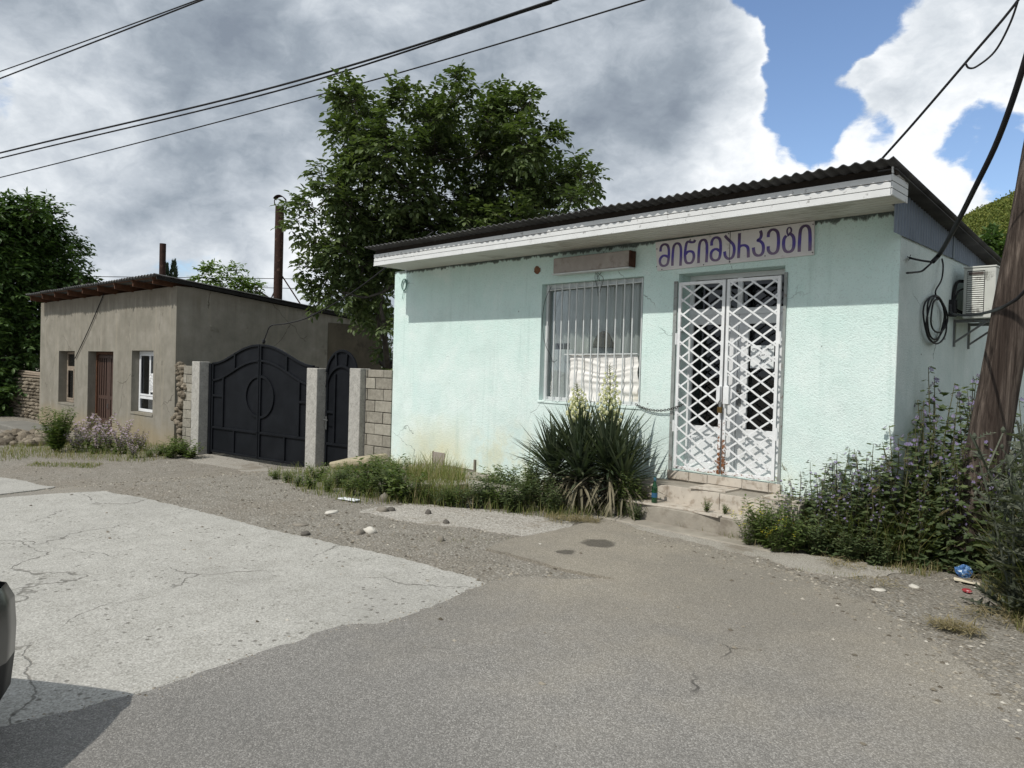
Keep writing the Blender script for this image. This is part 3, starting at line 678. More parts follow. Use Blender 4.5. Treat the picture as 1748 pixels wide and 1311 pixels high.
# lattice security doors
def lattice(x0, x1, hinge):
    mb = MB(); z0, z1 = .525, 2.66; d = -.035; t = .035
    mb.box(x0, x0 + t, d, d + .03, z0, z1, F=Fs); mb.box(x1 - t, x1, d, d + .03, z0, z1, F=Fs); mb.box(x0 + t, x1 - t, d, d + .03, z0, z0 + t, F=Fs); mb.box(x0 + t, x1 - t, d, d + .03, z1 - t, z1, F=Fs)
    o = mb.build('lattice_door', M_grille, shop, bevel=.003)
    L = MB(); a0, a1 = x0 + t * .6, x1 - t * .6; W_ = a1 - a0; sl = .69; st_ = .163
    for fam in (-1, 1):
        k = z0 - W_ * sl
        while k < z1 + W_ * sl:
            # line z = k + fam*sl*(x-a0)
            p = []
            for i in range(2):
                pass
            xa, xb = a0, a1; za, zb = k + (0 if fam > 0 else W_ * sl), k + (W_ * sl if fam > 0 else 0)
            lo, hi = z0 + t * .6, z1 - t * .6
            # clip
            def clip(xa, za, xb, zb):
                tt0, tt1 = 0.0, 1.0; dz = zb - za
                for lim, sg in ((lo, 1), (hi, -1)):
                    fa, fb = sg * (za - lim), sg * (zb - lim)
                    if fa < 0 and fb < 0: return None
                    if fa < 0: tt0 = max(tt0, fa / (fa - fb))
                    elif fb < 0: tt1 = min(tt1, fa / (fa - fb))
                return (tt0, tt1) if tt1 - tt0 > .03 else None
            r = clip(xa, za, xb, zb)
            if r:
                A = Fs(xa + (xb - xa) * r[0], d + (.008 if fam < 0 else .019), za + (zb - za) * r[0]); B = Fs(xa + (xb - xa) * r[1], d + (.008 if fam < 0 else .019), za + (zb - za) * r[1])
                L.bar(A, B, .006, .024, side=(0, 1, 0)) if False else L.strip([A, B], .0195, (0, -1, 0), thick=.006)
            k += st_
    L.build('lattice', M_grille, o)
    H = MB(); hx = x0 - .012 if hinge < 0 else x1 + .012
    for z in (.95, 1.95):
        H = MB(); H.tube([Fs(hx, d, z), Fs(hx, d, z + .13)], .013, 8); H.build('hinge', M_grille, o)
    return o
lat1 = lattice(-4.645, -4.058, -1); lat2 = lattice(-4.038, -3.432, 1)
mb = MB(); mb.box(-4.055, -4.04, -.028, -.004, .53, 2.655, F=Fs); mb.build('door_gap', M_steel, lat1)
M_lfr = simple('grey_frame_steel', C3(140, 146, 144), .6, .2, 8, dirt=C3(80, 56, 40), dirt_amt=.7, dsc=16)
mb = MB(); mb.box(-4.72, -4.675, -.02, .02, .5, 2.68, F=Fs); mb.build('lattice_jamb', M_lfr, shop); mb = MB(); mb.box(-3.405, -3.375, -.018, .02, .5, 2.69, F=Fs); mb.build('lattice_jamb', M_lfr, shop)
mb = MB(); mb.box(-4.105, -4.062, -.075, -.036, 1.31, 1.49, F=Fs); mb.build('lock_plate', M_grille, lat1, bevel=.003); mb = MB(); mb.box(-4.022, -3.955, -.078, -.036, 1.30, 1.49, F=Fs); mb.build('lock_plate', M_grille, lat2, bevel=.003)
pl = empty('padlock', (-4.05, YW - .09, 1.2), 'small tarnished padlock hanging on the lattice doors', 'padlock')
mb = MB(); mb.box(-4.075, -4.022, -.10, -.072, 1.20, 1.265, F=Fs); mb.build('body', M_brass, pl, bevel=.006)
mb = MB(); mb.tube([Fs(-4.066, -.086, 1.26), Fs(-4.066, -.086, 1.31), Fs(-4.05, -.086, 1.34), Fs(-4.032, -.086, 1.31), Fs(-4.032, -.086, 1.26)], .006, 8); mb.build('shackle', M_steel, pl, smooth=True)

# chain sagging from the window bars to the lattice door
def chain(p0, p1, sag, n, mat):
    mb = MB()
    pts = [Vector(p0).lerp(Vector(p1), i / n) - Vector((0, 0, sag * 4 * (i / n) * (1 - i / n))) for i in range(n + 1)]
    for i in range(n):
        c = (pts[i] + pts[i + 1]) / 2; t = (pts[i + 1] - pts[i]); L = t.length * .78; t.normalize()
        u = Vector((0, -1, 0)) if i % 2 else t.cross(Vector((0, -1, 0))).normalized()
        mb.tube([c + t * L * math.cos(a) * .95 + u * .011 * math.sin(a) for a in [2 * PI * k / 10 for k in range(10)]], .0038, 5, closed=True)
    return mb
tag(chain(onY(1085, 690, YW - .02), onY(1166, 690, YW - .06), .075, 26, M_steel).build('chain', simple('dark_chain_steel', C3(74, 72, 70), .5, .3, 20, metal=.6), smooth=True), 'dark steel chain sagging between the window bars and the lattice doors', 'chain')

# old lamp box over the window
lb = empty('lamp_box', (-5.9, YW, 2.8), 'long grimy light box fixed to the wall above the barred window', 'light box')
F0 = lambda px, py: onY(px, py, YW - .13)
q0, q1 = F0(944, 447), F0(1073, 436)
mb = MB(); mb.box(q0.x, q1.x, -.125, 0.0, 2.885, 3.085, F=Fs); mb.build('casing', simple('grimy_beige_plastic', C3(158, 151, 145), .75, .15, 6, .3, 50, dirt=C3(104, 92, 84), dirt_amt=.7, dsc=5), lb, bevel=.012)
mb = MB(); mb.box(q0.x - .012, q1.x + .012, -.13, -.002, 2.868, 2.884, F=Fs); mb.build('rim', M_bars, lb, bevel=.003)
mb = MB(); mb.box(q1.x + .001, q1.x + .016, -.12, -.004, 2.89, 3.08, F=Fs); mb.build('end_cap', simple('rust_edge', C3(72, 46, 36), .85, .4, 14), lb)
mb = MB()
for k in range(4):
    c = onY(1022 + uni(-6, 6), 462, YW - .02)
    mb.tube(catmull([c + Vector((uni(-.02, .02), uni(-.02, .01), .04)), c + Vector((uni(-.05, .05), -.02, -.03)), c + Vector((uni(-.04, .04), -.01, -.10)), c + Vector((uni(-.03, .03), .0, -.17 - .05 * k))], 5), .0028, 5)
mb.build('loose_wire', M_cable, lb)
# thin dangling wire at the left edge of the window
W2 = lambda px, py, y=YW - .012: onY(px, py, y)
tag((lambda m_: (m_.tube(catmull([W2(941, 489), W2(930, 515), W2(926, 550), W2(930, 585), W2(939, 605), W2(944, 618), W2(951, 614)], 5), .0035, 5), m_)[1])(MB()).build('thin_wire', M_cable), 'thin dark wire hanging down the left edge of the barred window', 'wire')
# ring of conduit on the wall, a patch of bare brick
mb = MB(); c = W2(691, 486); mb.tube([c + Vector((.07 * math.cos(a), -.01 + .004 * math.sin(3 * a), .092 * math.sin(a))) for a in [2 * PI * k / 22 for k in range(22)]], .009, 6, closed=True)
mb.tube([c + Vector((.062 * math.cos(a), -.02, .088 * math.sin(a) - .004)) for a in [2 * PI * k / 22 for k in range(22)]], .007, 6, closed=True)
mb.tube(catmull([c + Vector((-.01, -.01, -.09)), c + Vector((-.03, -.01, -.16)), c + Vector((-.05, -.008, -.24))], 4), .004, 5)
tag(mb.build('hose_ring', simple('grey_hose', C3(120, 150, 142), .7, .2, 20), smooth=True), 'small coiled grey hose ring hung at the upper left of the green wall', 'hose')
mb = MB(); c = W2(917, 461, YW - .004); pts = [c + Vector((.062 * math.cos(a) * uni(.8, 1.1), 0, .055 * math.sin(a) * uni(.8, 1.1))) for a in [2 * PI * k / 16 for k in range(16)]]
pts2 = [p + Vector((0, -.004, 0)) for p in pts]; mb.add(pts + pts2, [tuple(range(16, 32))] + [(i, (i + 1) % 16, 16 + (i + 1) % 16, 16 + i) for i in range(16)])
mb.build('bare_brick_patch', simple('bare_brick', C3(122, 88, 68), .95, .35, 30, .8, 60, dirt=C3(96, 84, 66), dirt_amt=.6, dsc=18), shop)

# sign board with painted lettering
sign = empty('shop_sign', (-4.06, YW, 2.83), 'white painted sign board lettered in purple above the lattice doors', 'sign')
S = [W2(1119.6, 413.8), W2(1390.6, 377.6), W2(1389.7, 435), W2(1122.9, 462.6)]
def board(P, y0, y1):
    a = [Vector((p.x, y0, p.z)) for p in P]; b = [Vector((p.x, y1, p.z)) for p in P]
    mb = MB(); mb.add(a + b, [(0, 1, 2, 3), (4, 5, 6, 7)] + [(i, (i + 1) % 4, 4 + (i + 1) % 4, 4 + i) for i in range(4)]); return mb
g = G('sign_white_paint'); p = g.pos(); cc = g.ramp(g.noise(p, 3, 6, .6), [(.3, C3(206, 204, 204)), (.7, C3(226, 224, 224))])
cc = g.mix(g.m('MULTIPLY', g.mr(g.vor(g.warp(p, 9, .05), 3.5), .06, .03), .9), cc, C3(90, 74, 70)); cc = g.mix(g.m('MULTIPLY', g.mr(g.noise(p, 9, 6, .7), .6, .72), .5), cc, C3(150, 140, 136))
board(S, YW - .022, YW - .002).build('panel', g.done(cc, .6, spec=.3), sign)
g = G('purple_sign_paint'); p = g.pos(); s_ = g.sep(p)
cc = g.ramp(g.m('ADD', g.mr(s_[2], 2.88, 3.12, 0, 1, False), g.m('MULTIPLY', g.m('SUBTRACT', g.noise(p, 5, 5), .5), .8)), [(.05, C3(126, 112, 138)), (.45, C3(86, 78, 158)), (.75, C3(96, 84, 146)), (1, C3(92, 78, 104))])
M_purple = g.done(cc, .7, spec=.2)
LET = [
 [[(102, 405), (106, 365), (120, 342), (145, 332), (168, 340), (182, 366), (186, 420), (182, 480), (172, 525), (148, 545), (120, 545), (102, 528), (96, 500), (104, 470), (126, 448), (152, 446), (182, 462)]],
 [[(220, 546), (222, 470), (228, 390), (238, 345), (262, 324), (288, 330), (303, 362), (306, 430), (300, 546)]],
 [[(446, 288), (436, 308), (410, 312), (380, 306), (362, 322), (352, 370), (346, 430), (348, 480), (360, 512), (386, 520), (412, 512), (430, 480), (434, 440), (424, 412), (400, 402), (372, 408), (352, 432)]],
 [[(480, 520), (482, 440), (488, 350), (500, 306), (524, 288), (548, 294), (562, 330), (564, 410), (558, 512)]],
 [[(611, 346), (613, 305), (630, 276), (656, 264), (684, 274), (698, 306), (700, 370), (696, 430), (686, 470), (662, 490), (630, 490), (610, 472), (604, 440), (612, 406), (636, 384), (664, 382), (694, 402)]],
 [[(742, 246), (768, 276), (806, 312), (828, 340), (836, 380), (830, 430), (816, 462), (790, 476), (764, 470), (746, 446), (740, 404)]],
 [[(888, 222), (886, 300), (882, 390), (878, 470)], [(884, 364), (902, 348), (934, 342), (960, 352), (974, 380), (976, 464)]],
 [[(1094, 198), (1104, 220), (1104, 250), (1092, 276), (1070, 294), (1098, 304), (1120, 330), (1126, 370), (1120, 412), (1100, 438), (1068, 444), (1042, 430), (1030, 402), (1026, 364)]],
 [[(1174, 262), (1178, 222), (1196, 196), (1222, 186), (1250, 194), (1270, 222), (1276, 280), (1274, 350), (1264, 396), (1240, 420), (1208, 424), (1184, 408), (1174, 384), (1174, 352)]],
 [[(1384, 246), (1366, 226), (1362, 196), (1372, 172), (1388, 166), (1402, 180), (1402, 206), (1388, 226), (1372, 240), (1376, 252)], [(1354, 246), (1332, 280), (1326, 330), (1332, 376), (1350, 402), (1380, 408), (1410, 394), (1426, 360), (1430, 300), (1422, 256), (1400, 232), (1378, 226)]],
 [[(1482, 408), (1484, 330), (1490, 230), (1502, 176), (1532, 150), (1564, 152), (1584, 184), (1590, 260), (1588, 398)]],
]
mb = MB()
for li, let in enumerate(LET):
    for si, stroke in enumerate(let):
        pts = [W2(1110 + x / 5.827, 360 + y / 5.827, YW - .0225) for x, y in stroke]
        wd = .030 if not (li == 9 and si == 0) else .016
        pp = catmull(pts, 5); n_ = len(pp)
        ws = [wd * (.82 + .34 * abs((pp[min(i + 1, n_ - 1)] - pp[max(i - 1, 0)]).normalized().z)) for i in range(n_)]
        mb.strip(pp, ws, (0, -1, 0), off=.0008 + .0004 * (li * 2 + si) / 10)
mb.build('lettering', M_purple, sign, recalc=False)
mb = MB(); a, b = W2(1247.8, 395), W2(1245.5, 449); mb.bar(Vector((a.x, YW - .0235, a.z)), Vector((b.x, YW - .0235, b.z)), .004, .004); mb.build('seam', M_cable, sign)
for px, py in ((1121.5, 425), (1121, 455), (1244, 399), (1303, 388), (1388, 383), (1387, 431), (1306, 437), (1246, 447), (1201, 452), (1130, 460)):
    c = W2(px, py, YW - .024); mb = MB(); mb.lathe([(.006, 0), (.006, .004)], c, 8, axis=(0, -1, 0)); mb.build('bolt', M_cable, sign)

# entrance steps
steps = empty('entrance_steps', (-4.1, 7.0, 0), 'chipped beige tiled steps leading up to the lattice doors', 'steps')
mb = MB(); mb.box(-5.0, -3.0, 7.02, YW - .002, -.2, .385); mb.box(-5.02, -2.98, 6.72, 7.02, -.2, .185); mb.box(-5.0, -3.0, 6.45, 6.72, -.2, .02); mb.box(-4.72, -3.36, YW - .03, YW + .26, .385, .495)
mb.build('core', M_stepc, steps, bevel=.012)
def tiles(x0, x1, y, z0, z1, lens, t=.012):
    mb = MB(); x = x0; i = 0
    while x < x1 - .02:
        L_ = min(lens[i % len(lens)] + uni(-.02, .02), x1 - x); dz = uni(-.004, .004)
        mb.box(x + .002, x + L_ - .003, y - t + uni(-.002, .002), y, z0 + dz, z1 + dz); x += L_; i += 1
    return mb
t1 = tiles(-4.72, -3.36, YW - .03, .405, .50, (.30, .22, .40)); t1.build('riser', M_tile, steps, bevel=.003)
t2 = tiles(-5.0, -3.0, 7.02, .19, .375, (.50, .62, .44)); t2.build('riser', M_tile, steps, bevel=.003)
def treads(x0, x1, y0, y1, z, seed):
    x = x0; random.seed(seed)
    while x < x1 - .05:
        L_ = min(uni(.28, .46), x1 - x); ya = y0 - .02 + (uni(0, .09) if rnd() < .6 else 0); yb = y0 - .02 + (uni(0, .12) if rnd() < .6 else 0)
        mb = MB()
        if rnd() < .86: mb.add([(x, ya, z), (x + L_ - .004, yb, z), (x + L_ - .004, y1, z), (x, y1, z), (x, ya, z + .018), (x + L_ - .004, yb, z + .018), (x + L_ - .004, y1, z + .018), (x, y1, z + .018)], [(0, 1, 2, 3), (4, 5, 6, 7), (0, 1, 5, 4), (1, 2, 6, 5), (2, 3, 7, 6), (3, 0, 4, 7)])
        if mb.v: mb.build('tread', M_tile, steps, bevel=.003)
        x += L_
treads(-5.0, -3.0, 7.0, YW - .045, .386, 5); treads(-5.02, -2.98, 6.70, 7.005, .186, 9)
random.seed(12)
# plinth with the meter niche at the left foot of the wall
pln = empty('concrete_plinth', (-9.2, 7.2, 0), 'low worn concrete plinth built against the foot of the green wall', 'plinth')
a, b = W2(692, 790, 7.0), W2(822, 800, 7.0)
mb = MB(); mb.box(a.x, b.x, 6.93, YW - .002, -.15, .085); mb.box(a.x + .3, b.x - .25, 6.75, 6.93, -.15, -.02); mb.build('block', simple('plinth_concrete', C3(150, 144, 132), .95, .2, 4, .6, 50, dirt=C3(110, 104, 90), dirt_amt=.6, dsc=4), pln, bevel=.03)
a, b = W2(740, 757), W2(810, 783)
mb = MB(); mb.box(a.x, a.x + .27, -.012, -.001, .10, .285, F=Fs); mb.build('tile', simple('grey_tile', C3(150, 142, 134), .7, .1), pln)
mb = MB(); mb.box(a.x - .012, a.x, -.022, -.001, .02, .295, F=Fs); mb.box(b.x, b.x + .03, -.03, -.001, .02, .26, F=Fs); mb.box(a.x + .27, b.x, -.016, -.001, .09, .105, F=Fs); mb.build('edging', simple('niche_edge', C3(120, 114, 104), .9, .2), pln)

# ------------------------------------------------------------------ side wall: AC unit, cables
ac = empty('air_conditioner', (-2.1, 9.6, 2.3), 'old white air conditioner unit on brackets on the side wall', 'air conditioner')
AX0, AX1, AY0, AY1, AZ0, AZ1 = -2.20, -1.90, 9.12, 9.92, 2.30, 2.84
M_ac = simple('yellowed_white_enamel', C3(196, 198, 192), .5, .06, 5, dirt=C3(86, 84, 78), dirt_amt=.8, dsc=7, dthr=(.55, .68))
mb = MB(); mb.box(AX0, AX1, AY0, AY1, AZ0, AZ1); mb.build('casing', M_ac, ac, bevel=.012)
mb = MB(); mb.box(AX0 - .006, AX1 + .006, AY0 - .006, AY1 + .006, AZ1 + .001, AZ1 + .02); mb.build('lid', M_ac, ac, bevel=.006)
mb = MB(); mb.box(AX0 + .035, AX1 - .10, AY0 - .004, AY0 - .001, AZ0 + .035, AZ1 - .03); mb.build('intake_recess', M_dark, ac)
mb = MB()
for i in range(21):
    z = AZ0 + .04 + i * .0225; mb.obox(((AX0 + AX1 - .065) / 2, AY0 - .008, z), (.078, 0, 0), (0, .005, -.002), (0, .003, .0065))
mb.build('louvre', M_ac, ac)
mb = MB(); mb.box(AX0 + .05, AX1 - .11, AY0 - .016, AY0 - .012, AZ1 - .075, AZ1 - .045); mb.build('name_plate', simple('dull_plate', C3(74, 66, 62), .6, .2), ac)
mb = MB(); mb.lathe([(.2, 0), (.2, .012), (.185, .014), (.185, .002)], (AX1 + .001, (AY0 + AY1) / 2 - .08, (AZ0 + AZ1) / 2), 28, axis=(1, 0, 0))
for k in range(7): mb.tube([(AX1 + .012, (AY0 + AY1) / 2 - .08 + .185 * math.cos(a), (AZ0 + AZ1) / 2 + .185 * math.sin(a)) for a in (k * PI / 7, k * PI / 7 + PI)], .003, 5)
mb.build('fan_guard', M_ac, ac)
for y in (9.22, 9.82):
    mb = MB(); mb.box(XR, XR + .02, y, y + .03, 2.0, 2.30); mb.box(XR + .02, -1.86, y, y + .03, 2.265, 2.298); mb.bar((XR + .015, y + .015, 2.05), (-2.0, y + .015, 2.27), .02, .02); mb.build('bracket', M_steel, ac)
mb = MB(); mb.tube(catmull([(-2.21, 9.3, 2.72), (-2.27, 9.16, 2.70), (-2.285, 9.1, 2.55), (-2.28, 9.1, 2.45), (-2.27, 9.16, 2.40), (-2.2, 9.24, 2.36)], 6), .017, 8); mb.tube(catmull([(-2.21, 9.32, 2.66), (-2.25, 9.14, 2.6), (-2.27, 9.08, 2.5), (-2.29, 9.0, 2.45)], 6), .009, 8)
mb.build('refrigerant_pipe', simple('black_foam', (.02, .02, .02), .9, .3), ac, smooth=True)
mb = MB(); mb.box(XR, XR + .06, 9.0, 9.1, 2.32, 2.5); mb.build('junction_box', M_cable, ac, bevel=.006)
SX = lambda px, py, x=-2.285: onX(px, py, x)
def cable(name, pts, r, label, cat='cable', group=None, n=8, sm=6, mat=None):
    mb = MB(); mb.tube(catmull(pts, sm), r, n); return tag(mb.build(name, mat or M_cable, smooth=True), label, cat, group)
mb = MB(); c = SX(1592, 545)
for k, (ry, rz, oy, oz) in enumerate(((.36, .235, 0, 0), (.33, .225, .03, .02), (.30, .17, .10, .04), (.35, .24, .01, -.01))):
    n_ = 28; mb.tube([c + Vector((.012 + .008 * k + .006 * math.sin(2 * a + k), oy + ry * math.cos(a) * (.96 + .06 * math.sin(3 * a + k)), oz + rz * math.sin(a))) for a in [2 * PI * i / n_ for i in range(n_)]], .0085, 6, closed=True)
top = SX(1600, 512); J = SX(1608, 442)
mb.tube(catmull([J, SX(1610, 455, -2.25), SX(1607, 478, -2.26), SX(1597, 497, -2.27), top], 6), .0085, 6)
tag(mb.build('cable_coil', M_cable, smooth=True), 'coil of black cable hanging on the side wall before the air conditioner', 'cable coil')
mb = MB(); mb.tube(catmull([SX(1553, 440, -2.295), SX(1556, 441, -2.25), SX(1575, 445, -2.2), SX(1590, 447, -2.15)], 5), .010, 7)
mb.tube(catmull([SX(1548, 466, -2.20), SX(1560, 465, -2.2), SX(1573, 463, -2.2), SX(1582, 456, -2.17), SX(1592, 447, -2.15)], 5), .0095, 7)
for k in range(6): mb.tube([SX(1553, 440, -2.295), SX(1553 + uni(-4, 4), 440 + uni(-7, 7), -2.27)], .003, 5)
tag(mb.build('anchor_cable', M_cable, smooth=True), 'black cable end tied to a hook high on the shop side wall', 'cable')

# ------------------------------------------------------------------ outbuilding on the left
AL = math.radians(2.7); OL = Vector((-17.34, 6.55, 0)); uL = Vector((-math.cos(AL), -math.sin(AL), 0)); vL = Vector((-math.sin(AL), math.cos(AL), 0))
FL = lambda s, d, z: OL + uL * s + vL * d + Vector((0, 0, z))
def plaster():
    g = G('grey_brown_plaster'); p = g.pos(); s = g.sep(p)
    big = g.noise(p, .6, 6, .62); mid = g.noise(p, 2.4, 8, .66)
    c = g.ramp(mid, [(.28, C3(122, 119, 109)), (.55, C3(138, 134, 124)), (.75, C3(150, 146, 137))])
    sv = g.noise(g.scale(p, (5, 5, .35)), 1.0, 6, .62); c = g.mix(g.m('MULTIPLY', g.mr(sv, .5, .7), .22), c, C3(106, 99, 86)); c = g.mix(g.m('MULTIPLY', g.mr(sv, .46, .3), .35), c, C3(160, 152, 136))
    lo = g.m('MULTIPLY', g.mr(g.m('ADD', s[2], g.m('MULTIPLY', g.m('SUBTRACT', big, .5), 1.6)), .35, -.35), .7); c = g.mix(g.m('MULTIPLY', lo, .7), c, C3(160, 144, 112))
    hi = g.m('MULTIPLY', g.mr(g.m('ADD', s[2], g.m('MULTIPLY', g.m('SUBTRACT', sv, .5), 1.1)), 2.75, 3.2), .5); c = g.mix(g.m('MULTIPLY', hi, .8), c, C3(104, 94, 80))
    c = g.mix(g.m('MULTIPLY', g.mr(g.noise(p, 1.7, 8, .7), .6, .72), .6), c, C3(84, 80, 68))
    c = g.mix(g.m('MULTIPLY', g.mr(g.noise(p, 2.9, 8, .7), .64, .7), .5), c, C3(176, 170, 156))
    cr = g.m('MULTIPLY', g.mr(g.vor(g.warp(g.warp(p, 1.5, .5), 10, .04), .5, 'DISTANCE_TO_EDGE'), .006, .0015), g.mr(g.noise(p, .8, 3, .5), .52, .58)); c = g.mix(g.m('MULTIPLY', cr, .6), c, C3(60, 54, 46))
    return g.done(c, .95, g.bump(g.m('ADD', g.noise(p, 30, 6, .65), g.m('MULTIPLY', big, 3.0)), .35, .012), spec=.1)
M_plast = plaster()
M_oldwood = simple('dark_brown_timber', C3(84, 56, 40), .8, .3, 10, .4, 40)
M_greywood = simple('weathered_grey_wood', C3(140, 128, 114), .85, .25, 10, .4, 40, dirt=C3(80, 70, 60), dirt_amt=.6, dsc=12)
M_rust = simple('rusty_pipe_steel', C3(52, 34, 27), .85, .45, 7, .4, 60, dirt=C3(112, 88, 76), dirt_amt=.6, dsc=9, dthr=(.56, .66))
out = empty('outbuilding', tuple(FL(4.9, 0, -.45)), 'low grey plastered outbuilding with two deep windows and a brown door', 'outbuilding')
LW1, LD, LW2 = (6.68, 8.06, .25, 1.79), (3.74, 5.59, -.5, 1.79), (1.21, 2.52, .29, 1.82)
mb = MB(); wall_grid(mb, FL, 0, 9.86, -1.2, 3.30, .34, [LW1, LD, LW2])
zs = lambda d: 3.34 - .097 * d
for (s0, s1, d0, d1) in ((0, .3, .34, 5.85), (9.56, 9.86, .34, 5.85), (.3, 9.56, 5.55, 5.85)):
    vs = [FL(s, d, z) for s in (s0, s1) for d in (d0, d1) for z in (-1.2, 0)]
    vs = [FL(s, d, -1.2 if b == 0 else zs(d)) for s in (s0, s1) for d in (d0, d1) for b in (0, 1)]
    mb.add(vs, [(0, 1, 3, 2), (4, 6, 7, 5), (0, 4, 5, 1), (2, 3, 7, 6), (0, 2, 6, 4), (1, 5, 7, 3)])
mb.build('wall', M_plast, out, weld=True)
mb = MB()
mb.box(-.012, -.001, 4.05, 5.85, -.8, 2.74, F=FL); mb.build('stained_wall_panel', simple('damp_stained_plaster', C3(86, 80, 68), .95, .35, 1.3, .3, 30, dirt=C3(52, 46, 38), dirt_amt=.8, dsc=2.2), out)
mb = MB(); corrugated(mb, FL, -.06, 9.55, -.53, 6.15, lambda d: zs(d) + .12, .17, .024, nd=3, jag=.05)
rfo = mb.build('roof', M_eternit, out, smooth=True, solid=.012)
mb = MB(); mb.box(-.05, .0, -.47, 6.0, .0, .07)
for i, v in enumerate(mb.v): mb.v[i] = tuple(FL(v[0], v[1], zs(v[1]) + .02 + v[2]))
mb.build('verge_board', simple('black_verge', (.016, .015, .014), .9, .3), out)
for i in range(9):
    s = .22 + i * 1.13
    mb = MB(); mb.add([FL(s + a, d, zs(d) + b) for a in (0, .055) for d in (-.44, .5) for b in (-.06, .075)], [(0, 1, 3, 2), (4, 6, 7, 5), (0, 4, 5, 1), (2, 3, 7, 6), (0, 2, 6, 4), (1, 5, 7, 3)])
    mb.box(s + .005, s + .035, -.46, -.44, zs(-.5) + .02, zs(-.5) + .13, F=FL)
    mb.build('rafter', M_oldwood, out)
mb = MB(); mb.box(-.03, 9.5, -.42, -.37, zs(-.40) + .078, zs(-.40) + .1, F=FL); mb.box(-.03, 9.5, -.15, -.10, zs(-.12) + .078, zs(-.12) + .098, F=FL); mb.build('roof_batten', M_oldwood, out)
mb = MB(); a_ = onP(277, 470, FL(0, 1.5, 0), 2.7); mb.tube([Vector((a_.x, a_.y, 2.9)), Vector((a_.x, a_.y, onP(278, 416, FL(0, 1.5, 0), 2.7).z))], .085, 14); mb.build('stove_pipe', M_rust, rfo)
# windows and door of the outbuilding
mb = MB(); rect_frame(mb, FL, LW2[0] + .01, LW2[1] - .01, LW2[2] + .01, LW2[3] - .01, .07, .18, .25); mb.box(LW2[0] + .08, LW2[1] - .08, .185, .245, .62, .70, F=FL); mb.box(1.83, 1.90, .186, .244, .70, LW2[3] - .08, F=FL)
rect_frame(mb, FL, LW2[0] + .08, LW2[1] - .08, .70, LW2[3] - .08, .045, .17, .20)
lw = mb.build('window', M_white, out, bevel=.005)
mb = MB(); mb.box(LW2[0] + .06, LW2[1] - .06, .21, .216, LW2[2] + .06, LW2[3] - .06, F=FL); mb.build('pane', glass('teal_pane', (.24, .30, .31), .03), lw)
mb = MB(); mb.box(LW2[0] - .02, LW2[1] + .02, -.02, .17, LW2[2] - .05, LW2[2] + .003, F=FL); mb.build('sill', M_plast, lw)
po = empty('paper_poster', tuple(FL(1.55, .2, .8)), 'torn white paper poster stuck inside the white framed outbuilding window', 'poster')
g = G('blotched_print'); p = g.obj(); cc = g.ramp(g.noise(p, 11, 5, .7), [(.44, C3(236, 236, 236)), (.52, C3(150, 152, 154)), (.6, C3(228, 230, 230))])
mb = MB(); mb.add([FL(1.26, .165, .82), FL(1.80, .165, .80), FL(1.84, .165, 1.26), FL(1.62, .165, 1.27), FL(1.44, .165, 1.24), FL(1.40, .165, 1.36), FL(1.27, .165, 1.34)], [tuple(range(7))])
mb.build('sheet', g.done(cc, .85), po, recalc=False, solid=.002)
mb = MB(); rect_frame(mb, FL, LW1[0] + .01, LW1[1] - .01, LW1[2] + .01, LW1[3] - .01, .08, .22, .29); mb.box(LW1[0] + .09, LW1[1] - .09, .225, .285, 1.26, 1.34, F=FL); mb.box(7.33, 7.40, .226, .284, LW1[2] + .09, 1.26, F=FL)
rect_frame(mb, FL, LW1[0] + .09, 7.33, LW1[2] + .09, 1.26, .05, .21, .24); rect_frame(mb, FL, 7.40, LW1[1] - .09, LW1[2] + .09, 1.26, .05, .21, .24)
lw1 = mb.build('window', M_greywood, out, bevel=.004); lw1['label'] = 'weathered grey wooden window'
mb = MB(); mb.box(LW1[0] + .07, LW1[1] - .07, .25, .256, LW1[2] + .07, LW1[3] - .07, F=FL); mb.build('pane', glass('dusty_pane', (.34, .35, .34), .04, .15), lw1)
mb = MB(); mb.box(LW1[0] - .02, LW1[1] + .02, -.015, .2, LW1[2] - .045, LW1[2] + .003, F=FL); mb.build('sill', M_plast, lw1)
mb = MB(); rect_frame(mb, FL, LD[0] + .01, LD[1] - .01, LD[2], LD[3] - .01, .075, .20, .28); df = mb.build('door_frame', M_oldwood, out)
M_slat = simple('brown_painted_door', C3(72, 54, 46), .65, .2, 8, dirt=C3(60, 40, 34), dirt_amt=.6, dsc=8)
for k, (a, b) in enumerate(((3.83, 4.655), (4.67, 5.50))):
    mb = MB(); rect_frame(mb, FL, a, b, -.5, 1.69, .085, .235, .275); mb.box(a + .085, b - .085, .24, .272, .48, .58, F=FL); mb.box(a + .085, b - .085, .24, .27, -.5 + .085, -.05, F=FL)
    for j in range(4):
        x = a + .085 + (b - a - .17) * (j + .5) / 4; mb.box(x - .045, x + .045, .245, .262, .58, 1.605, F=FL); mb.box(x - .05, x + .05, .246, .262, -.05, .48, F=FL)
    o = mb.build('door', M_slat, out, bevel=.004)
    mb = MB(); mb.box(a + .05, b - .05, .268, .274, -.45, 1.65, F=FL); mb.build('dark_backing', simple('dark_brown_gap', C3(34, 24, 20), .9, .2), o)
mb = MB(); mb.tube([FL(4.64, .225, .25), FL(4.64, .19, .25), FL(4.64, .19, .36), FL(4.64, .225, .36)], .01, 6); mb.build('handle', M_steel, df)
mb = MB(); mb.box(.3, 9.56, .5, 5.5, -.56, -.52, F=FL); mb.box(.3, 9.56, 1.9, 1.95, -.5, 2.9, F=FL); mb.build('interior_floor', M_dark, out)
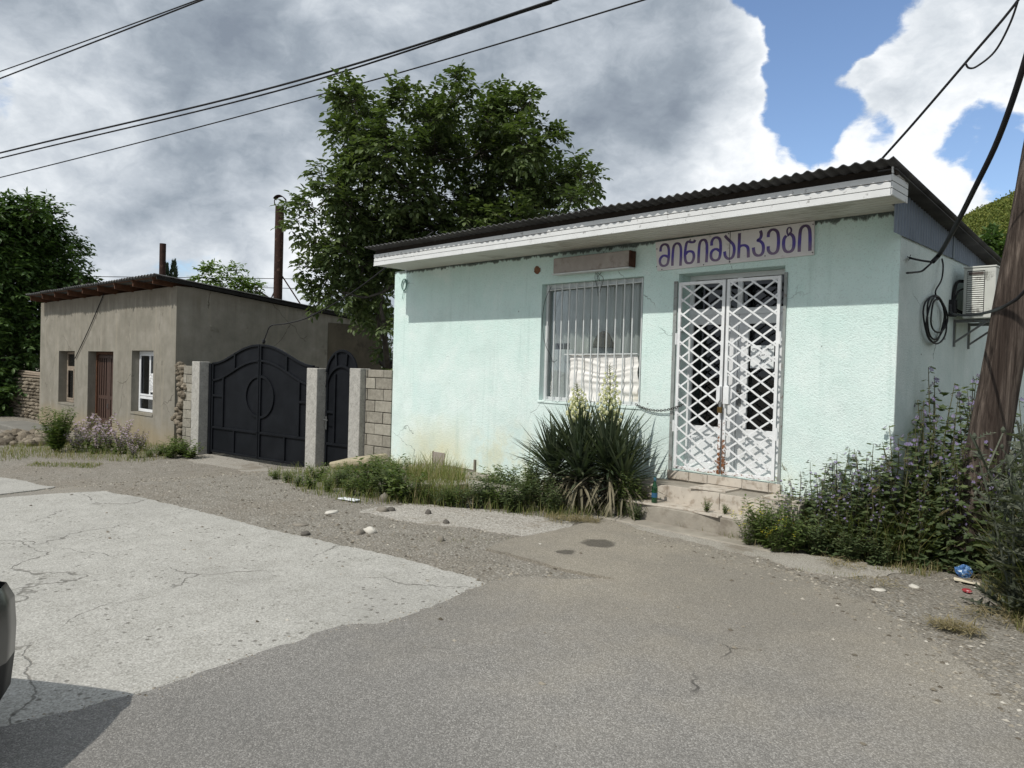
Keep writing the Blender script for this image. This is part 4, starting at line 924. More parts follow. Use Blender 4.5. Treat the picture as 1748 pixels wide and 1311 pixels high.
# crumbling rubble edge beside the gate pillar
# ------------------------------------------------------------------ yard gate
AG = math.radians(7.8); OG = Vector((-11.0, 7.25, 0)); uG = Vector((-math.cos(AG), -math.sin(AG), 0)); vG = Vector((-math.sin(AG), math.cos(AG), 0))
FG = lambda s, d, z: OG + uG * s + vG * d + Vector((0, 0, z))
def gp(px, py, d=0.0):
    q = onP(px, py, OG + vG * d, 7.8); r = q - OG; return r.dot(uG), q.z
g = G('black_gate_paint'); p = g.obj(); nz = g.noise(p, 3, 5)
M_gate = g.done(g.ramp(nz, [(.3, (.0075, .0085, .0105)), (.7, (.012, .0135, .0165))]), .45, g.bump(g.noise(p, 1.6, 3, .5), .10, .03), spec=.07)
M_post = simple('whitewashed_concrete', C3(170, 168, 162), .93, .18, 8, .5, 60, dirt=C3(104, 101, 94), dirt_amt=.55, dsc=34, dthr=(.46, .7), spec=.15)
for nm, s0, s1, zb, zt, lab in (('gate_post', 4.87, 5.17, -.45, 1.595, 'whitewashed concrete gate post between the outbuilding block wall and the double gate'), ('gate_post', .95, 1.25, -.5, 1.535, 'whitewashed concrete gate post between the double gate and the narrow gate'), ('gate_post', -.21, .07, -.3, 1.555, 'whitewashed concrete gate post between the narrow gate and the shop')):
    mb = MB(); mb.box(s0, s1, -.12, .12, zb, zt, F=FG); tag(mb.build(nm, M_post, bevel=.012), lab, 'gate post')
GD = .10
sC = gp(441, 680, GD)[0]; sL, sR = 4.70, 1.30; zB = -.33; zS = 1.585; zT = 1.975
print('gate centre', sC)
sC = (sL + sR) / 2
def ztop(s, off=0.0):
    t = min(1.0, abs(s - sC) / ((sL - sR) / 2))
    return zS + (zT - zS) * (0.5 + 0.5 * math.cos(PI * min(1, t ** 1.12))) - off
dgate = empty('double_gate', tuple(FG(sC, GD, zB)), 'wide black sheet metal double gate with arched top and central oval', 'gate')
for sg in (1, -1):
    a, b = (sC + .008, sL) if sg > 0 else (sR, sC - .008)
    N = 24; top = [(a + (b - a) * i / N) for i in range(N + 1)]
    mb = MB()
    f = [FG(s, GD, ztop(s, .02)) for s in top] + [FG(s, GD, zB) for s in reversed(top)]; k = [p + vG * .006 for p in f]; n_ = len(f)
    for i in range(N):
        mb.add([f[i], f[i + 1], f[n_ - 2 - i], f[n_ - 1 - i]], [(0, 1, 2, 3)]); mb.add([k[i], k[i + 1], k[n_ - 2 - i], k[n_ - 1 - i]], [(0, 1, 2, 3)])
    leaf = mb.build('gate_leaf', M_gate, dgate, weld=True)
    mb = MB(); W_ = .048; T_ = .034
    rb = lambda pts, w_=W_, t_=T_: mb.strip([FG(s, GD, z) for s, z in pts], w_, (-vG if True else vG), thick=t_)
    rb([(s, ztop(s, .024)) for s in top]); rb([(a + .026 if sg > 0 else b - .026, zB), (a + .026 if sg > 0 else b - .026, zT - .03)]); rb([(b - .026 if sg > 0 else a + .026, zB), (b - .026 if sg > 0 else a + .026, zS - .0)]); rb([(a, zB + .025), (b, zB + .025)])
    si = (sL - .42) if sg > 0 else (sR + .42)     # inner stile
    arch = lambda s: ztop(s, .0) - .33 - .05 * (abs(s - sC) / 1.7)
    rb([(a, .20), (b, .20)]); rb([(si, .20), (si, arch(si))])
    rb([(s, arch(s)) for s in top], .044)
    xo = b if sg > 0 else a
    rb([(si, .88), (xo, .88)]); rb([((a + b) / 2, zB), ((a + b) / 2, .2)])
    sm_ = (a + b) / 2 + .02 * sg; rb([(sm_, arch(sm_)), (sm_, ztop(sm_))])
    mb.build('rib', M_gate, leaf, bevel=.008)
    mb = MB(); el = [FG(sC + sg * (.008 + .455 * math.sin(t)), GD, .92 + .41 * math.cos(t)) for t in [PI * i / 28 for i in range(29)]]
    mb.strip(el, .05, -vG, thick=.03); mb.build('oval_ring', M_gate, leaf, bevel=.006)
mb = MB()
for s in (4.80, 1.24): mb.box(s - .045 if s > 2 else s - .0, s + .045 if s > 2 else s + .05, GD - .02, GD + .05, zB - .1, 1.56, F=FG)
mb.build('hinge_post', M_gate, dgate)
ng = empty('narrow_gate', tuple(FG(.5, GD, -.3)), 'narrow black metal pedestrian gate with a rounded top', 'gate')
pa, pb = .10, .93; pc = (pa + pb) / 2
def zt2(s, off=0): t = min(1.0, abs(s - pc) / ((pb - pa) / 2)); return 1.42 + .46 * math.sqrt(max(0, 1 - t * t * .98)) - off
mb = MB(); N = 20; top = [pa + (pb - pa) * i / N for i in range(N + 1)]
for i in range(N):
    for d in (GD, GD + .006): mb.add([FG(top[i], d, zt2(top[i], .02)), FG(top[i + 1], d, zt2(top[i + 1], .02)), FG(top[i + 1], d, -.3), FG(top[i], d, -.3)], [(0, 1, 2, 3)])
nl = mb.build('gate_leaf', M_gate, ng, weld=True)
mb = MB(); rb = lambda pts, w_=.046, t_=.034: mb.strip([FG(s, GD, z) for s, z in pts], w_, -vG, thick=t_)
rb([(s, zt2(s, .02)) for s in top]); rb([(pa + .024, -.3), (pa + .024, 1.46)]); rb([(pb - .024, -.3), (pb - .024, 1.46)]); rb([(pa, -.27), (pb, -.27)]); rb([(pa, .16), (pb, .16)])
rb([(pa + .16, .16), (pa + .16, 1.40)]); rb([(pb - .24, .16), (pb - .24, 1.44)]); rb([(s, zt2(s, .26) - .04) for s in top]); rb([(pa, .74), (pa + .16, .74)]); rb([(pb - .24, .74), (pb, .74)]); rb([(pc - .12, 1.6), (pc - .14, 1.84)]); rb([(pc + .14, 1.58), (pc + .16, 1.82)])
mb.build('rib', M_gate, nl, bevel=.008)
mb = MB(); mb.box(pb - .06, pb - .02, GD - .045, GD - .034, .42, .66, F=FG); mb.tube([FG(pb - .04, GD - .05, .60), FG(pb - .04, GD - .10, .60), FG(pb - .16, GD - .105, .595)], .011, 8); mb.build('handle', M_steel, nl, bevel=.002)
# block walls
def blockwork(name, F, s0, s1, z0, z1, bw, bh, lab, t=.19):
    root = empty(name, tuple(F((s0 + s1) / 2, t / 2, z0)), lab, 'wall')
    mb = MB(); z = z0; r = 0
    while z < z1 - .03:
        h = min(bh, z1 - z); s = s0 - (bw / 2 if r % 2 else 0)
        while s < s1 - .01:
            a, b = max(s0, s), min(s1, s + bw)
            if b - a > .03:
                j = uni(-.006, .006); mb.box(a + .006, b - .006, j, t, z + .006, z + h - .006 + uni(-.003, .003), F=F)
            s += bw
        z += bh; r += 1
    mb.build('blocks' if False else 'block_masonry', M_block, root, bevel=.008)
    mb = MB(); mb.box(s0 + .004, s1 - .004, .022, t - .012, z0, z1 - .014, F=F); mb.build('mortar', M_mortar, root)
    return root
g = G('hollow_block_concrete'); p = g.pos(); isl = g.island(); cc = g.ramp(isl, [(0, C3(128, 124, 114)), (.5, C3(150, 145, 134)), (1, C3(166, 162, 150))])
cc = g.mix(.4, cc, g.ramp(g.noise(p, 14, 6, .7), [(.3, C3(92, 88, 80)), (.7, C3(180, 176, 164))]))
cc = g.mix(.0, cc, cc)
M_block = g.done(cc, .95, g.bump(g.noise(p, 90, 4, .7), .6, .012), spec=.1); M_mortar = simple('dark_mortar', C3(88, 84, 76), .97, .3, 20, .5, 60)
blockwork('block_wall', FG, -.86, -.22, -.35, 1.545, .40, .195, 'short grey concrete block wall joining the gate post to the green shop')
blockwork('block_wall', lambda s, d, z: FG(s, d, z), 5.18, 5.72, -.45, 1.50, .40, .195, 'short grey concrete block wall between the gate post and the outbuilding')
M_rub = None
def rock(mb, c, r, seed, flat=.7, n=10, m=7, mi=0, rz=None):
    rz = rz if rz is not None else seed * 1.7; o = len(mb.v); ca, sa = math.cos(rz), math.sin(rz)
    for i in range(m + 1):
        th = PI * i / m
        for k in range(n):
            ph = 2 * PI * k / n; d = Vector((math.sin(th) * math.cos(ph), math.sin(th) * math.sin(ph), math.cos(th)))
            q = r if not isinstance(r, (tuple, list)) else 1
            f = 1 + .28 * mnoise.noise(d * 1.3 + Vector((seed * 5.1, seed * 3.3, seed))) + .10 * mnoise.noise(d * 4 + Vector((seed, 2, 1)))
            e = d * f
            if isinstance(r, (tuple, list)): e = Vector((e.x * r[0], e.y * r[1], e.z * r[2]))
            else: e = Vector((e.x * r, e.y * r * .85, e.z * r * flat))
            mb.v.append((c[0] + e.x * ca - e.y * sa, c[1] + e.x * sa + e.y * ca, c[2] + e.z))
    for i in range(m):
        for k in range(n): mb.f.append((o + i * n + k, o + i * n + (k + 1) % n, o + (i + 1) * n + (k + 1) % n, o + (i + 1) * n + k)); mb.mi.append(mi)
g = G('rubble_stone'); p = g.pos(); isl = g.island(); cc = g.ramp(isl, [(0, C3(84, 76, 64)), (.5, C3(122, 112, 96)), (1, C3(150, 140, 124))]); cc = g.mix(.4, cc, g.ramp(g.noise(p, 12, 6, .7), [(.3, C3(70, 64, 56)), (.7, C3(164, 156, 142))]))
M_rub = g.done(cc, .95, g.bump(g.noise(p, 40, 6, .7), .6, .02), spec=.1)
mb = MB()
for i in range(75):
    z = -.45 + (i / 75) * 2.0; rock(mb, FG(5.78 + uni(-.06, .22) + .1 * math.sin(z * 5), .02 + uni(-.03, .14), z), uni(.06, .12), i * .37, .7, 8, 5)
mb.box(5.72, 6.05, .06, .3, -.5, 1.42, F=FG)
tag(mb.build('rubble_pier', M_rub, smooth=False), 'crumbling rubble pier between the outbuilding corner and the block wall', 'rubble pier')
# dry stone wall far left
mb = MB(); P0, P1 = FL(9.88, .55, -1.0), FL(19, .30, -1.0); dirw = (P1 - P0).normalized(); nrw = Vector((-dirw.y, dirw.x, 0))
L_ = (P1 - P0).length
for r in range(16):
    s = uni(0, .15)
    while s < L_:
        w_ = uni(.14, .34); h_ = .062
        rock(mb, P0 + dirw * (s + w_ / 2) + nrw * uni(-.03, .03) + Vector((0, 0, .06 + r * .115)), (w_ * .56, .16, h_ * uni(.95, 1.2)), r * 3.1 + s, 1, 8, 5, rz=math.atan2(dirw.y, dirw.x) + uni(-.12, .12)); s += w_ * uni(.96, 1.08)
mb.obox(P0 + dirw * L_ / 2 - nrw * .12 + Vector((0, 0, .8)), dirw * L_ / 2, nrw * .08, (0, 0, .9))
tag(mb.build('stone_wall', M_rub), 'rough dry stone wall beside the far end of the outbuilding', 'wall')
for k in range(5):
    mb = MB(); mb.tube([P0 + dirw * uni(0, .4) + Vector((0, uni(-.1, .1), 1.9 + k * .03)), P0 + dirw * uni(3, 5) + Vector((0, uni(-.1, .1), 1.9 + k * .05))], .03, 6)
    tag(mb.build('wooden_pole', M_greywood), 'thin grey wooden pole lying along the top of the dry stone wall', 'pole', 'poles on the stone wall')
q = gnd(28, 738); mb = MB(); mb.obox((q.x - .6, q.y + .35, q.z + .02), (1.9, .06, 0), (-.03, .45, 0), (0, 0, .12))
tag(mb.build('concrete_culvert', simple('grey_culvert_concrete', C3(120, 118, 112), .95, .15, 3, .4, 50), bevel=.03), 'plain grey concrete culvert block before the dry stone wall', 'culvert')
mb = MB()
for i in range(60):
    q = gnd(uni(5, 105), uni(745, 762)); rock(mb, (q.x, q.y, q.z + uni(0, .12)), uni(.07, .2), i * .7, .7, 8, 5)
tag(mb.build('rubble', M_rub), kind='stuff')
# rusty flue behind the outbuilding roof
fp = FL(.45, 2.75, 0); 
fl = empty('flue_pipe', tuple(FL(.45, 2.75, zs(2.75))), 'tall rusty metal flue with a hooped cap rising above the outbuilding roof', 'flue')
FLX = onP(474, 515, FL(.5, 0, 0), 92.7); FTX = onP(474, 352, FL(.5, 0, 0), 92.7)
fb = Vector((FLX.x, FLX.y, 0)); zt_ = FTX.z
mb = MB(); mb.tube([fb + Vector((0, 0, 2.6)), fb + Vector((0, 0, zt_))], .112, 18); mb.build('pipe', M_rust, fl, smooth=False)
mb = MB(); rr = .145; cz = zt_ + .13
mb.tube([fb + rgt0 * (rr * math.cos(a)) + Vector((0, 0, cz + rr * math.sin(a))) for a in [2 * PI * k / 28 for k in range(28)]], .013, 6, closed=True); mb.build('hoop', M_rust, fl)
mb = MB()
arc = [(rr + .01) * Vector((math.cos(a), math.sin(a))) for a in [PI * (.12 + .76 * k / 12) for k in range(13)]]
dd = rgt0.cross(Vector((0, 0, 1)))
A_ = [fb + rgt0 * q.x + Vector((0, 0, cz + q.y)) - dd * .12 for q in arc]; B_ = [p + dd * .24 for p in A_]
mb.add(A_ + B_, [(i, i + 1, 13 + i + 1, 13 + i) for i in range(12)]); mb.build('cap', M_rust, fl, solid=.01)
mb = MB(); mb.tube([fb + Vector((0, 0, zs(2.7) + .95)), fb + rgt0 * .62 + Vector((0, 0, zs(2.7) + .05))], .018, 6); mb.tube([fb + Vector((0, 0, zs(2.7) + .6)), fb - rgt0 * .22 + Vector((0, 0, zs(2.7) + .1))], .018, 6); mb.build('brace', M_rust, fl)

# ------------------------------------------------------------------ utility pole
def bark():
    g = G('weathered_pole_timber'); p = g.obj(); st_ = g.noise(g.scale(p, (30, 30, 1.4)), 1.0, 8, .68, .4); st2 = g.noise(g.scale(p, (9, 9, .6)), 1.0, 6, .6, .6)
    c = g.ramp(st_, [(.3, C3(40, 35, 32)), (.5, C3(80, 71, 65)), (.72, C3(124, 113, 104))]); c = g.mix(g.m('MULTIPLY', g.mr(st2, .5, .66), .6), c, C3(50, 42, 38))
    return g.done(c, .95, g.bump(g.m('ADD', st_, g.m('MULTIPLY', st2, 1.2)), 1.0, .03), spec=.1)
M_pole = bark()
PB = Vector((-1.23, 6.55, -.3)); PT = PB + Vector((.56, .12, 1)).normalized() * 1
a_ = onY(1694, 720, 7.35); b_ = onY(1781, 250, 7.45); ax_ = (b_ - a_).normalized()
PB = a_ - ax_ * ((a_.z + .4) / ax_.z); H_ = 8.0
mb = MB(); pts = [PB + ax_ * (i * H_ / 24) for i in range(25)]
mb.tube(pts, [.165 - .002 * i + .004 * math.sin(i * 1.7) for i in range(25)], 20)
pole = mb.build('utility_pole', M_pole, smooth=True); tag(pole, 'thick weathered wooden utility pole leaning beside the weed thicket', 'utility pole')
PTOP = PB + ax_ * 7.7
mb = MB(); mb.bar(PTOP + Vector((-.8, -.25, -.2)), PTOP + Vector((.8, .25, -.2)), .09, .11); mb.build('crossarm', M_pole, pole)
mb = MB()
for k in (-.65, 0, .65): mb.lathe([(.02, 0), (.02, .08), (.05, .09), (.06, .13), (.045, .17), (.03, .2)], PTOP + Vector((k, k * .31, -.14)), 12)
mb.build('insulator', simple('brown_porcelain', C3(90, 60, 50), .3, .1), pole)

# ------------------------------------------------------------------ overhead cables
def wire(name, pxs, r, label, cat='cable', group=None, sag=0.0):
    P = [onD(*p) for p in pxs]; out = []
    for i in range(len(P) - 1):
        pass
    out = catmull(P, 12); mb = MB(); mb.tube(out, r, 7); return tag(mb.build(name, M_cable, smooth=True), label, cat, group)
wire('overhead_cable', [(-420, 366, 40), (0, 261, 27), (470, 148, 19.6), (948, -1, 15), (1500, -206, 12.4)], .024, 'thick overhead cable, upper of the pair running above the flue to the top edge')
wire('overhead_cable', [(-420, 374, 40), (0, 270, 27), (470, 156, 19.6), (900, 18, 15.4), (948, 1, 15), (1500, -200, 12.4)], .02, 'overhead cable, lower of the close pair running above the flue to the top edge')
wire('overhead_cable', [(-420, 400, 40), (0, 303, 27), (560, 158, 18.5), (1105, -2, 14), (1600, -160, 12)], .015, 'lowest single overhead cable passing right across the walnut tree top')
wire('overhead_cable', [(-420, 268, 40), (0, 122, 27), (345, -3, 20), (700, -140, 16)], .015, 'upper of the two overhead cables crossing the top left sky corner')
wire('overhead_cable', [(-420, 296, 40), (0, 134, 27), (345, 0, 20.2), (700, -140, 16.2)], .019, 'lower of the two overhead cables crossing the top left sky corner')
wire('overhead_cable', [(150, 472, 120), (640, 478, 120), (1000, 486, 120)], .05, 'faint distant cable strung low in the sky behind the outbuilding roof')
wire('overhead_cable', [(150, 484, 125), (640, 496, 125), (1000, 508, 125)], .05, 'fainter lower distant cable in the sky beside the tall flue')
cable('service_cable', [onD(1485, 300, 7.6), onD(1497, 281, 7.55), onD(1560, 210, 7.4), onD(1650, 105, 7.3), onD(1742, -5, 7.3), onD(1830, -140, 7.3)], .0105, 'black service cable rising from the shop roof edge to the utility pole', 'cable')
cable('service_cable', [onD(1648, 108, 7.0), onD(1654, 116, 7.0), onD(1668, 113, 7.0), onD(1698, 88, 7.0), onD(1722, 45, 7.0), onD(1738, 0, 7.0), onD(1752, -60, 7.0)], .0075, 'short loose black cable end curling below the other cable in the sky', 'cable')
cable('service_cable', [SX(1592, 447, -2.15), SX(1605, 432, -2.10), onD(1628, 392, 7.4), onD(1662, 325, 6.9), onD(1705, 235, 6.6), onD(1748, 110, 6.4), onD(1775, 0, 6.4), onD(1800, -140, 6.5)], .021, 'thick black service cable sweeping down to the shop side wall', 'cable')
cable('service_cable', [SX(1622, 520, -2.25), SX(1624, 534, -2.2), onD(1640, 538, 8.3), onD(1670, 536, 7.2), onD(1700, 529, 5.9), onD(1725, 517, 5.6), onD(1750, 496, 5.5), onD(1850, 380, 5.2)], .011, 'thin dark cable crossing in front of the pole from the air conditioner', 'cable')
gtp = FG((sL + sR) / 2 - .15, GD, 2.0)
q_ = onP(450, 583, OG + vG * GD, 7.8)
cable('yard_wire', [q_, onD(455, 570, 15.5), onD(463, 556, 15.4), onD(490, 552, 15.2), onD(530, 540, 15), onD(600, 500, 14.4), onD(680, 440, 13.8), onD(740, 395, 13.5)], .012, 'thin black wire looping from the gate top up towards the walnut tree', 'wire')
mb = MB(); rock(mb, q_ + Vector((0, 0, .0)), .045, 3.3, 1); tag(mb.build('wire_knot', M_cable), 'small black knot of wire resting on top of the double gate', 'wire knot')
a_ = onP(177, 502, FL(0, -.03, 0), 2.7); b_ = onP(128, 612, FL(0, -.03, 0), 2.7)
cable('wall_wire', [a_, a_.lerp(b_, .5) + Vector((0, 0, -.05)), b_], .012, 'thin dark wire slanting down the front of the outbuilding', 'wire', sm=4)

# ------------------------------------------------------------------ parked car at the left edge
car = empty('parked_car', (-5.4, -.25, 0), 'dark grey parked car just entering the left edge', 'car')
M_car = simple('dark_grey_car_paint', (.009, .010, .012), .35, .08, 3, spec=.6); M_car.node_tree.nodes['Principled BSDF'].inputs['Coat Weight'].default_value = .25
M_trimb = simple('black_plastic_trim', (.014, .014, .015), .6, .1, 30)
M_cglass = simple('tinted_car_glass', (.006, .007, .008), .06, .1, spec=.7)
CXR, CYR = -3.36, .70            # rear bumper x, street-side flank y
CW, CLn = 1.76, 4.35
# stations: (distance from the rear, half-width scale, belt z, roof z, roof half-width, bottom z)
ST = [(0.0, .84, .56, .60, .70, .42), (.03, .92, .60, .66, .74, .36), (.14, .97, .68, .74, .76, .33), (.38, .98, .80, .87, .74, .27), (.85, .99, .90, .98, .70, .24), (1.45, 1.0, .92, 1.34, .58, .22), (2.0, 1.0, .92, 1.39, .58, .22), (2.6, 1.0, .92, 1.36, .58, .22), (3.05, 1.0, .91, 1.10, .64, .22), (3.35, .99, .90, .96, .7, .22), (3.8, .96, .82, .86, .66, .25), (4.1, .9, .72, .76, .6, .28), (4.25, .78, .60, .62, .5, .36)]
def ring(st_):
    d, hw, bz, rz, rw, bo = st_; h = CW / 2; y0 = hw * h
    half = [(y0 * .86, bo), (y0 * .97, bo + .07), (y0 * 1.0, .56), (y0 * .985, bz - .08), (y0 * .94, bz), (max(rw, .3) * h * 1.06, rz - .07), (rw * h * .8, rz), (0, rz + .015)]
    return d, half
mb = MB(); NR = None; rows = []
for st_ in ST:
    d, half = ring(st_); full = half + [(-y, z) for y, z in reversed(half[:-1])]
    rows.append([(CXR - d, CYR - CW / 2 + y, z) for y, z in full])
NR = len(rows[0]); o = 0
for r_ in rows: mb.v.extend(r_)
for i in range(len(rows) - 1):
    for k in range(NR - 1):
        gl_ = k in (4, 9) and 4 <= i <= 8 or (k in (5, 6, 7, 8) and i == 4) or (k in (5, 6, 7, 8) and i in (7, 8))
        mb.f.append((i * NR + k, i * NR + k + 1, (i + 1) * NR + k + 1, (i + 1) * NR + k)); mb.mi.append(1 if gl_ else 0)
    mb.f.append((i * NR + NR - 1, i * NR, (i + 1) * NR, (i + 1) * NR + NR - 1)); mb.mi.append(2)
mb.f.append(tuple(range(NR))); mb.mi.append(0); mb.f.append(tuple((len(rows) - 1) * NR + k for k in range(NR))); mb.mi.append(0)
body = mb.build('body', [M_car, M_cglass, M_trimb], car, smooth=True)
md = body.modifiers.new('sub', 'SUBSURF'); md.levels = 1; md.render_levels = 2
bp = []
for t in [-1 + i / 14 for i in range(29)]:
    a = abs(t); bp.append((CXR + .035 - (.05 * (a / .8) ** 2 if a < .8 else .05 + .16 * ((a - .8) / .2) ** 2 + .25 * max(0, (a - .9) / .1)), CYR - CW / 2 + (math.copysign(min(1.0, a * 1.06), t)) * (CW / 2 + .012)))
mb = MB(); nb = len(bp); lev = [(.13, -.05), (.20, -.01), (.34, .004), (.46, .008), (.58, 0), (.64, -.03)]
cxm = CXR - 1.0; cym = CYR - CW / 2
for z, off in lev:
    for x, y in bp: d_ = Vector((x - cxm, y - cym, 0)).normalized(); mb.v.append((x + d_.x * off, y + d_.y * off, z))
for r_ in range(len(lev) - 1):
    for i in range(nb - 1): mb.f.append((r_ * nb + i, r_ * nb + i + 1, (r_ + 1) * nb + i + 1, (r_ + 1) * nb + i)); mb.mi.append(1 if r_ < 2 else 0)
mb.build('rear_bumper', [M_car, M_trimb], car, smooth=True, recalc=False)
M_lamp = simple('red_lamp_lens', (.25, .012, .012), .12, .1, spec=.6); M_clear = simple('clear_lamp_lens', C3(196, 190, 188), .15, .05, spec=.6)
for sy in (1, -1):
    yc = CYR - CW / 2 + sy * .70
    mb = MB(); rock(mb, (CXR - .30, yc - sy * .03, .725), (.13, .11, .042), 2.2 + sy, 1, 14, 10, 0); tl = mb.build('tail_light', M_clear, car, smooth=True)
    mb = MB(); rock(mb, (CXR - .275, yc - sy * .035, .728), (.125, .10, .034), 4.2 + sy, 1, 12, 8); mb.build('red_lens', M_lamp, tl, smooth=True)
for xx in (CXR - .82, CXR - 3.38):
    for yy, sy in ((CYR - .02, 1), (CYR - CW + .02, -1)):
        mb = MB(); mb.lathe([(.20, -.2), (.315, -.2), (.325, -.16), (.325, -.03), (.31, .0), (.22, .0)], (xx, yy, .325), 28, axis=(0, sy, 0)); wh = mb.build('wheel', simple('tyre_rubber', (.012, .012, .012), .9, .2), car, smooth=False)
        mb = MB(); mb.lathe([(.215, -.03), (.215, -.008), (.19, -.02), (.06, -.03), (.05, -.01)], (xx, yy, .325), 20, axis=(0, sy, 0)); mb.build('rim', M_steel, wh)
        mb = MB(); mb.strip([(xx + .38 * math.cos(a), yy - sy * .03, .325 + .38 * math.sin(a)) for a in [PI * (-.05 + 1.1 * k / 18) for k in range(19)]], .09, (0, sy, 0), thick=.045); mb.build('wheel_arch', M_trimb, car)

# the car stands across the lane: its rear corner is what the picture shows
_a = math.radians(128); _lx, _ly = CXR + 5.4 - .06, CYR - CW + .25 + .05
car.rotation_euler = (0, 0, _a); car.location = (-3.66 - (_lx * math.cos(_a) - _ly * math.sin(_a)), .735 - (_lx * math.sin(_a) + _ly * math.cos(_a)), 0)

# ------------------------------------------------------------------ foliage helpers
def leaf_mat(name, lo, mid, hi, tr=.35, rough=.5, spec=.35, vein=True):
    g = G(name); isl = g.island()
    c = g.ramp(isl, [(0, lo), (.55, mid), (1, hi)])
    c = g.mix(.35, c, g.mix(g.noise(g.obj(), 1.3, 3), lo, hi))
    g.done(c, rough, spec=spec)
    t = g.n('ShaderNodeBsdfTranslucent'); g.L(g.mix(1.0, c, (1.5, 1.7, .7, 1), 'MULTIPLY'), t.inputs[0])
    mx = g.n('ShaderNodeMixShader'); mx.inputs[0].default_value = tr; g.L(g.b.outputs[0], mx.inputs[1]); g.L(t.outputs[0], mx.inputs[2]); g.L(mx.outputs[0], g.out.inputs['Surface'])
    return g.mat
M_walnut = leaf_mat('walnut_leaf', (0.047, 0.072, 0.027, 1), (0.080, 0.122, 0.040, 1), (0.156, 0.195, 0.078, 1), .25)
M_dkleaf = leaf_mat('dark_tree_leaf', (0.032, 0.064, 0.019, 1), (0.056, 0.105, 0.026, 1), (0.111, 0.178, 0.045, 1), .22)
M_ltleaf = leaf_mat('light_tree_leaf', (0.070, 0.117, 0.026, 1), (0.112, 0.182, 0.044, 1), (0.183, 0.247, 0.072, 1), .35)
M_hedge = leaf_mat('hedge_leaf', (0.049, 0.087, 0.021, 1), (0.089, 0.143, 0.033, 1), (0.162, 0.210, 0.053, 1), .3)
M_weed = leaf_mat('weed_leaf', (0.055, 0.087, 0.026, 1), (0.094, 0.142, 0.043, 1), (0.180, 0.217, 0.080, 1), .3, .6, .2)
M_weed2 = leaf_mat('dark_weed_leaf', (0.041, 0.064, 0.030, 1), (0.073, 0.107, 0.048, 1), (0.171, 0.204, 0.089, 1), .25, .6, .2)
M_stalk = leaf_mat('weed_stalk', (0.071, 0.078, 0.036, 1), (0.117, 0.120, 0.060, 1), (0.168, 0.144, 0.084, 1), .1, .7, .1)
M_grass = leaf_mat('grass_blade', (0.066, 0.101, 0.026, 1), (0.131, 0.170, 0.049, 1), (0.298, 0.276, 0.121, 1), .35, .6, .2)
M_straw = leaf_mat('dry_straw', (.16, .13, .07, 1), (.26, .21, .12, 1), (.38, .33, .20, 1), .25, .8, .1)
M_purple_f = leaf_mat('purple_petal', (.20, .16, .32, 1), (.27, .22, .42, 1), (.40, .34, .54, 1), .35, .7, .1)
M_pink_f = leaf_mat('pink_petal', (.34, .25, .36, 1), (.46, .36, .48, 1), (.62, .52, .62, 1), .3, .7, .1)
M_yellow_f = leaf_mat('yellow_petal', (.55, .45, .03, 1), (.70, .60, .05, 1), (.8, .72, .12, 1), .3, .7, .1)
M_thistle = leaf_mat('grey_thistle_leaf', (0.051, 0.065, 0.044, 1), (0.091, 0.105, 0.076, 1), (0.170, 0.178, 0.136, 1), .2, .7, .15)
M_yucca = leaf_mat('yucca_blade', (0.028, 0.045, 0.026, 1), (0.052, 0.077, 0.042, 1), (0.121, 0.141, 0.083, 1), .12, .5, .35)
M_yuccadry = leaf_mat('drooping_yucca_blade', (0.070, 0.065, 0.042, 1), (0.147, 0.137, 0.091, 1), (0.281, 0.247, 0.169, 1), .12, .7, .2)
M_bell = leaf_mat('cream_bell_petal', (.55, .53, .36, 1), (.70, .68, .50, 1), (.80, .79, .64, 1), .3, .6, .2)
M_barkw = simple('walnut_bark', (.085, .075, .062), .95, .35, 8, .6, 30)

def rv(): 
    while True:
        v = Vector((uni(-1, 1), uni(-1, 1), uni(-1, 1)))
        if .05 < v.length < 1: return v.normalized()
def leaf(mb, b, d, n, L, W, m=0, cup=.12, droop=.15):
    """seven-point leaf: b base, d direction, n normal"""
    s = d.cross(n)
    if s.length < 1e-4: s = d.orthogonal()
    s.normalize(); n = s.cross(d).normalized()
    o = len(mb.v)
    mid = b + d * L * .5 - n * L * .02
    t = b + d * L * .98 - n * L * droop
    a = n * W * cup
    mb.v += [tuple(b), tuple(b + d * L * .33 + s * W * .46 + a), tuple(b + d * L * .68 + s * W * .40 + a - n * L * droop * .4), tuple(t), tuple(b + d * L * .68 - s * W * .40 + a - n * L * droop * .4), tuple(b + d * L * .33 - s * W * .46 + a), tuple(mid)]
    mb.f += [(o, o + 6, o + 2, o + 1), (o + 6, o + 3, o + 2), (o, o + 5, o + 4, o + 6), (o + 6, o + 4, o + 3)]; mb.mi += [m] * 4
def bunch(mb, p, d, n_leaf, L, W, m=0):
    """compound leaf: leaflets along a drooping stalk"""
    d = d.normalized(); R_ = L * 2.1; side = d.cross(Vector((0, 0, 1)))
    if side.length < .1: side = d.orthogonal()
    side.normalize()
    for k in range(n_leaf):
        t = (k // 2 + 1) / (n_leaf / 2 + .5); q = p + d * R_ * t - Vector((0, 0, R_ * .28 * t * t)); sg = 1 if k % 2 else -1
        if k == n_leaf - 1: dd = d - Vector((0, 0, .45))
        else: dd = d * .45 + side * sg * .9 + Vector((0, 0, uni(-.55, .1)))
        nn = Vector((uni(-.5, .5), uni(-.5, .5), 1)).normalized()
        leaf(mb, q, dd.normalized(), nn, L * uni(.75, 1.2), W * uni(.8, 1.15), m)
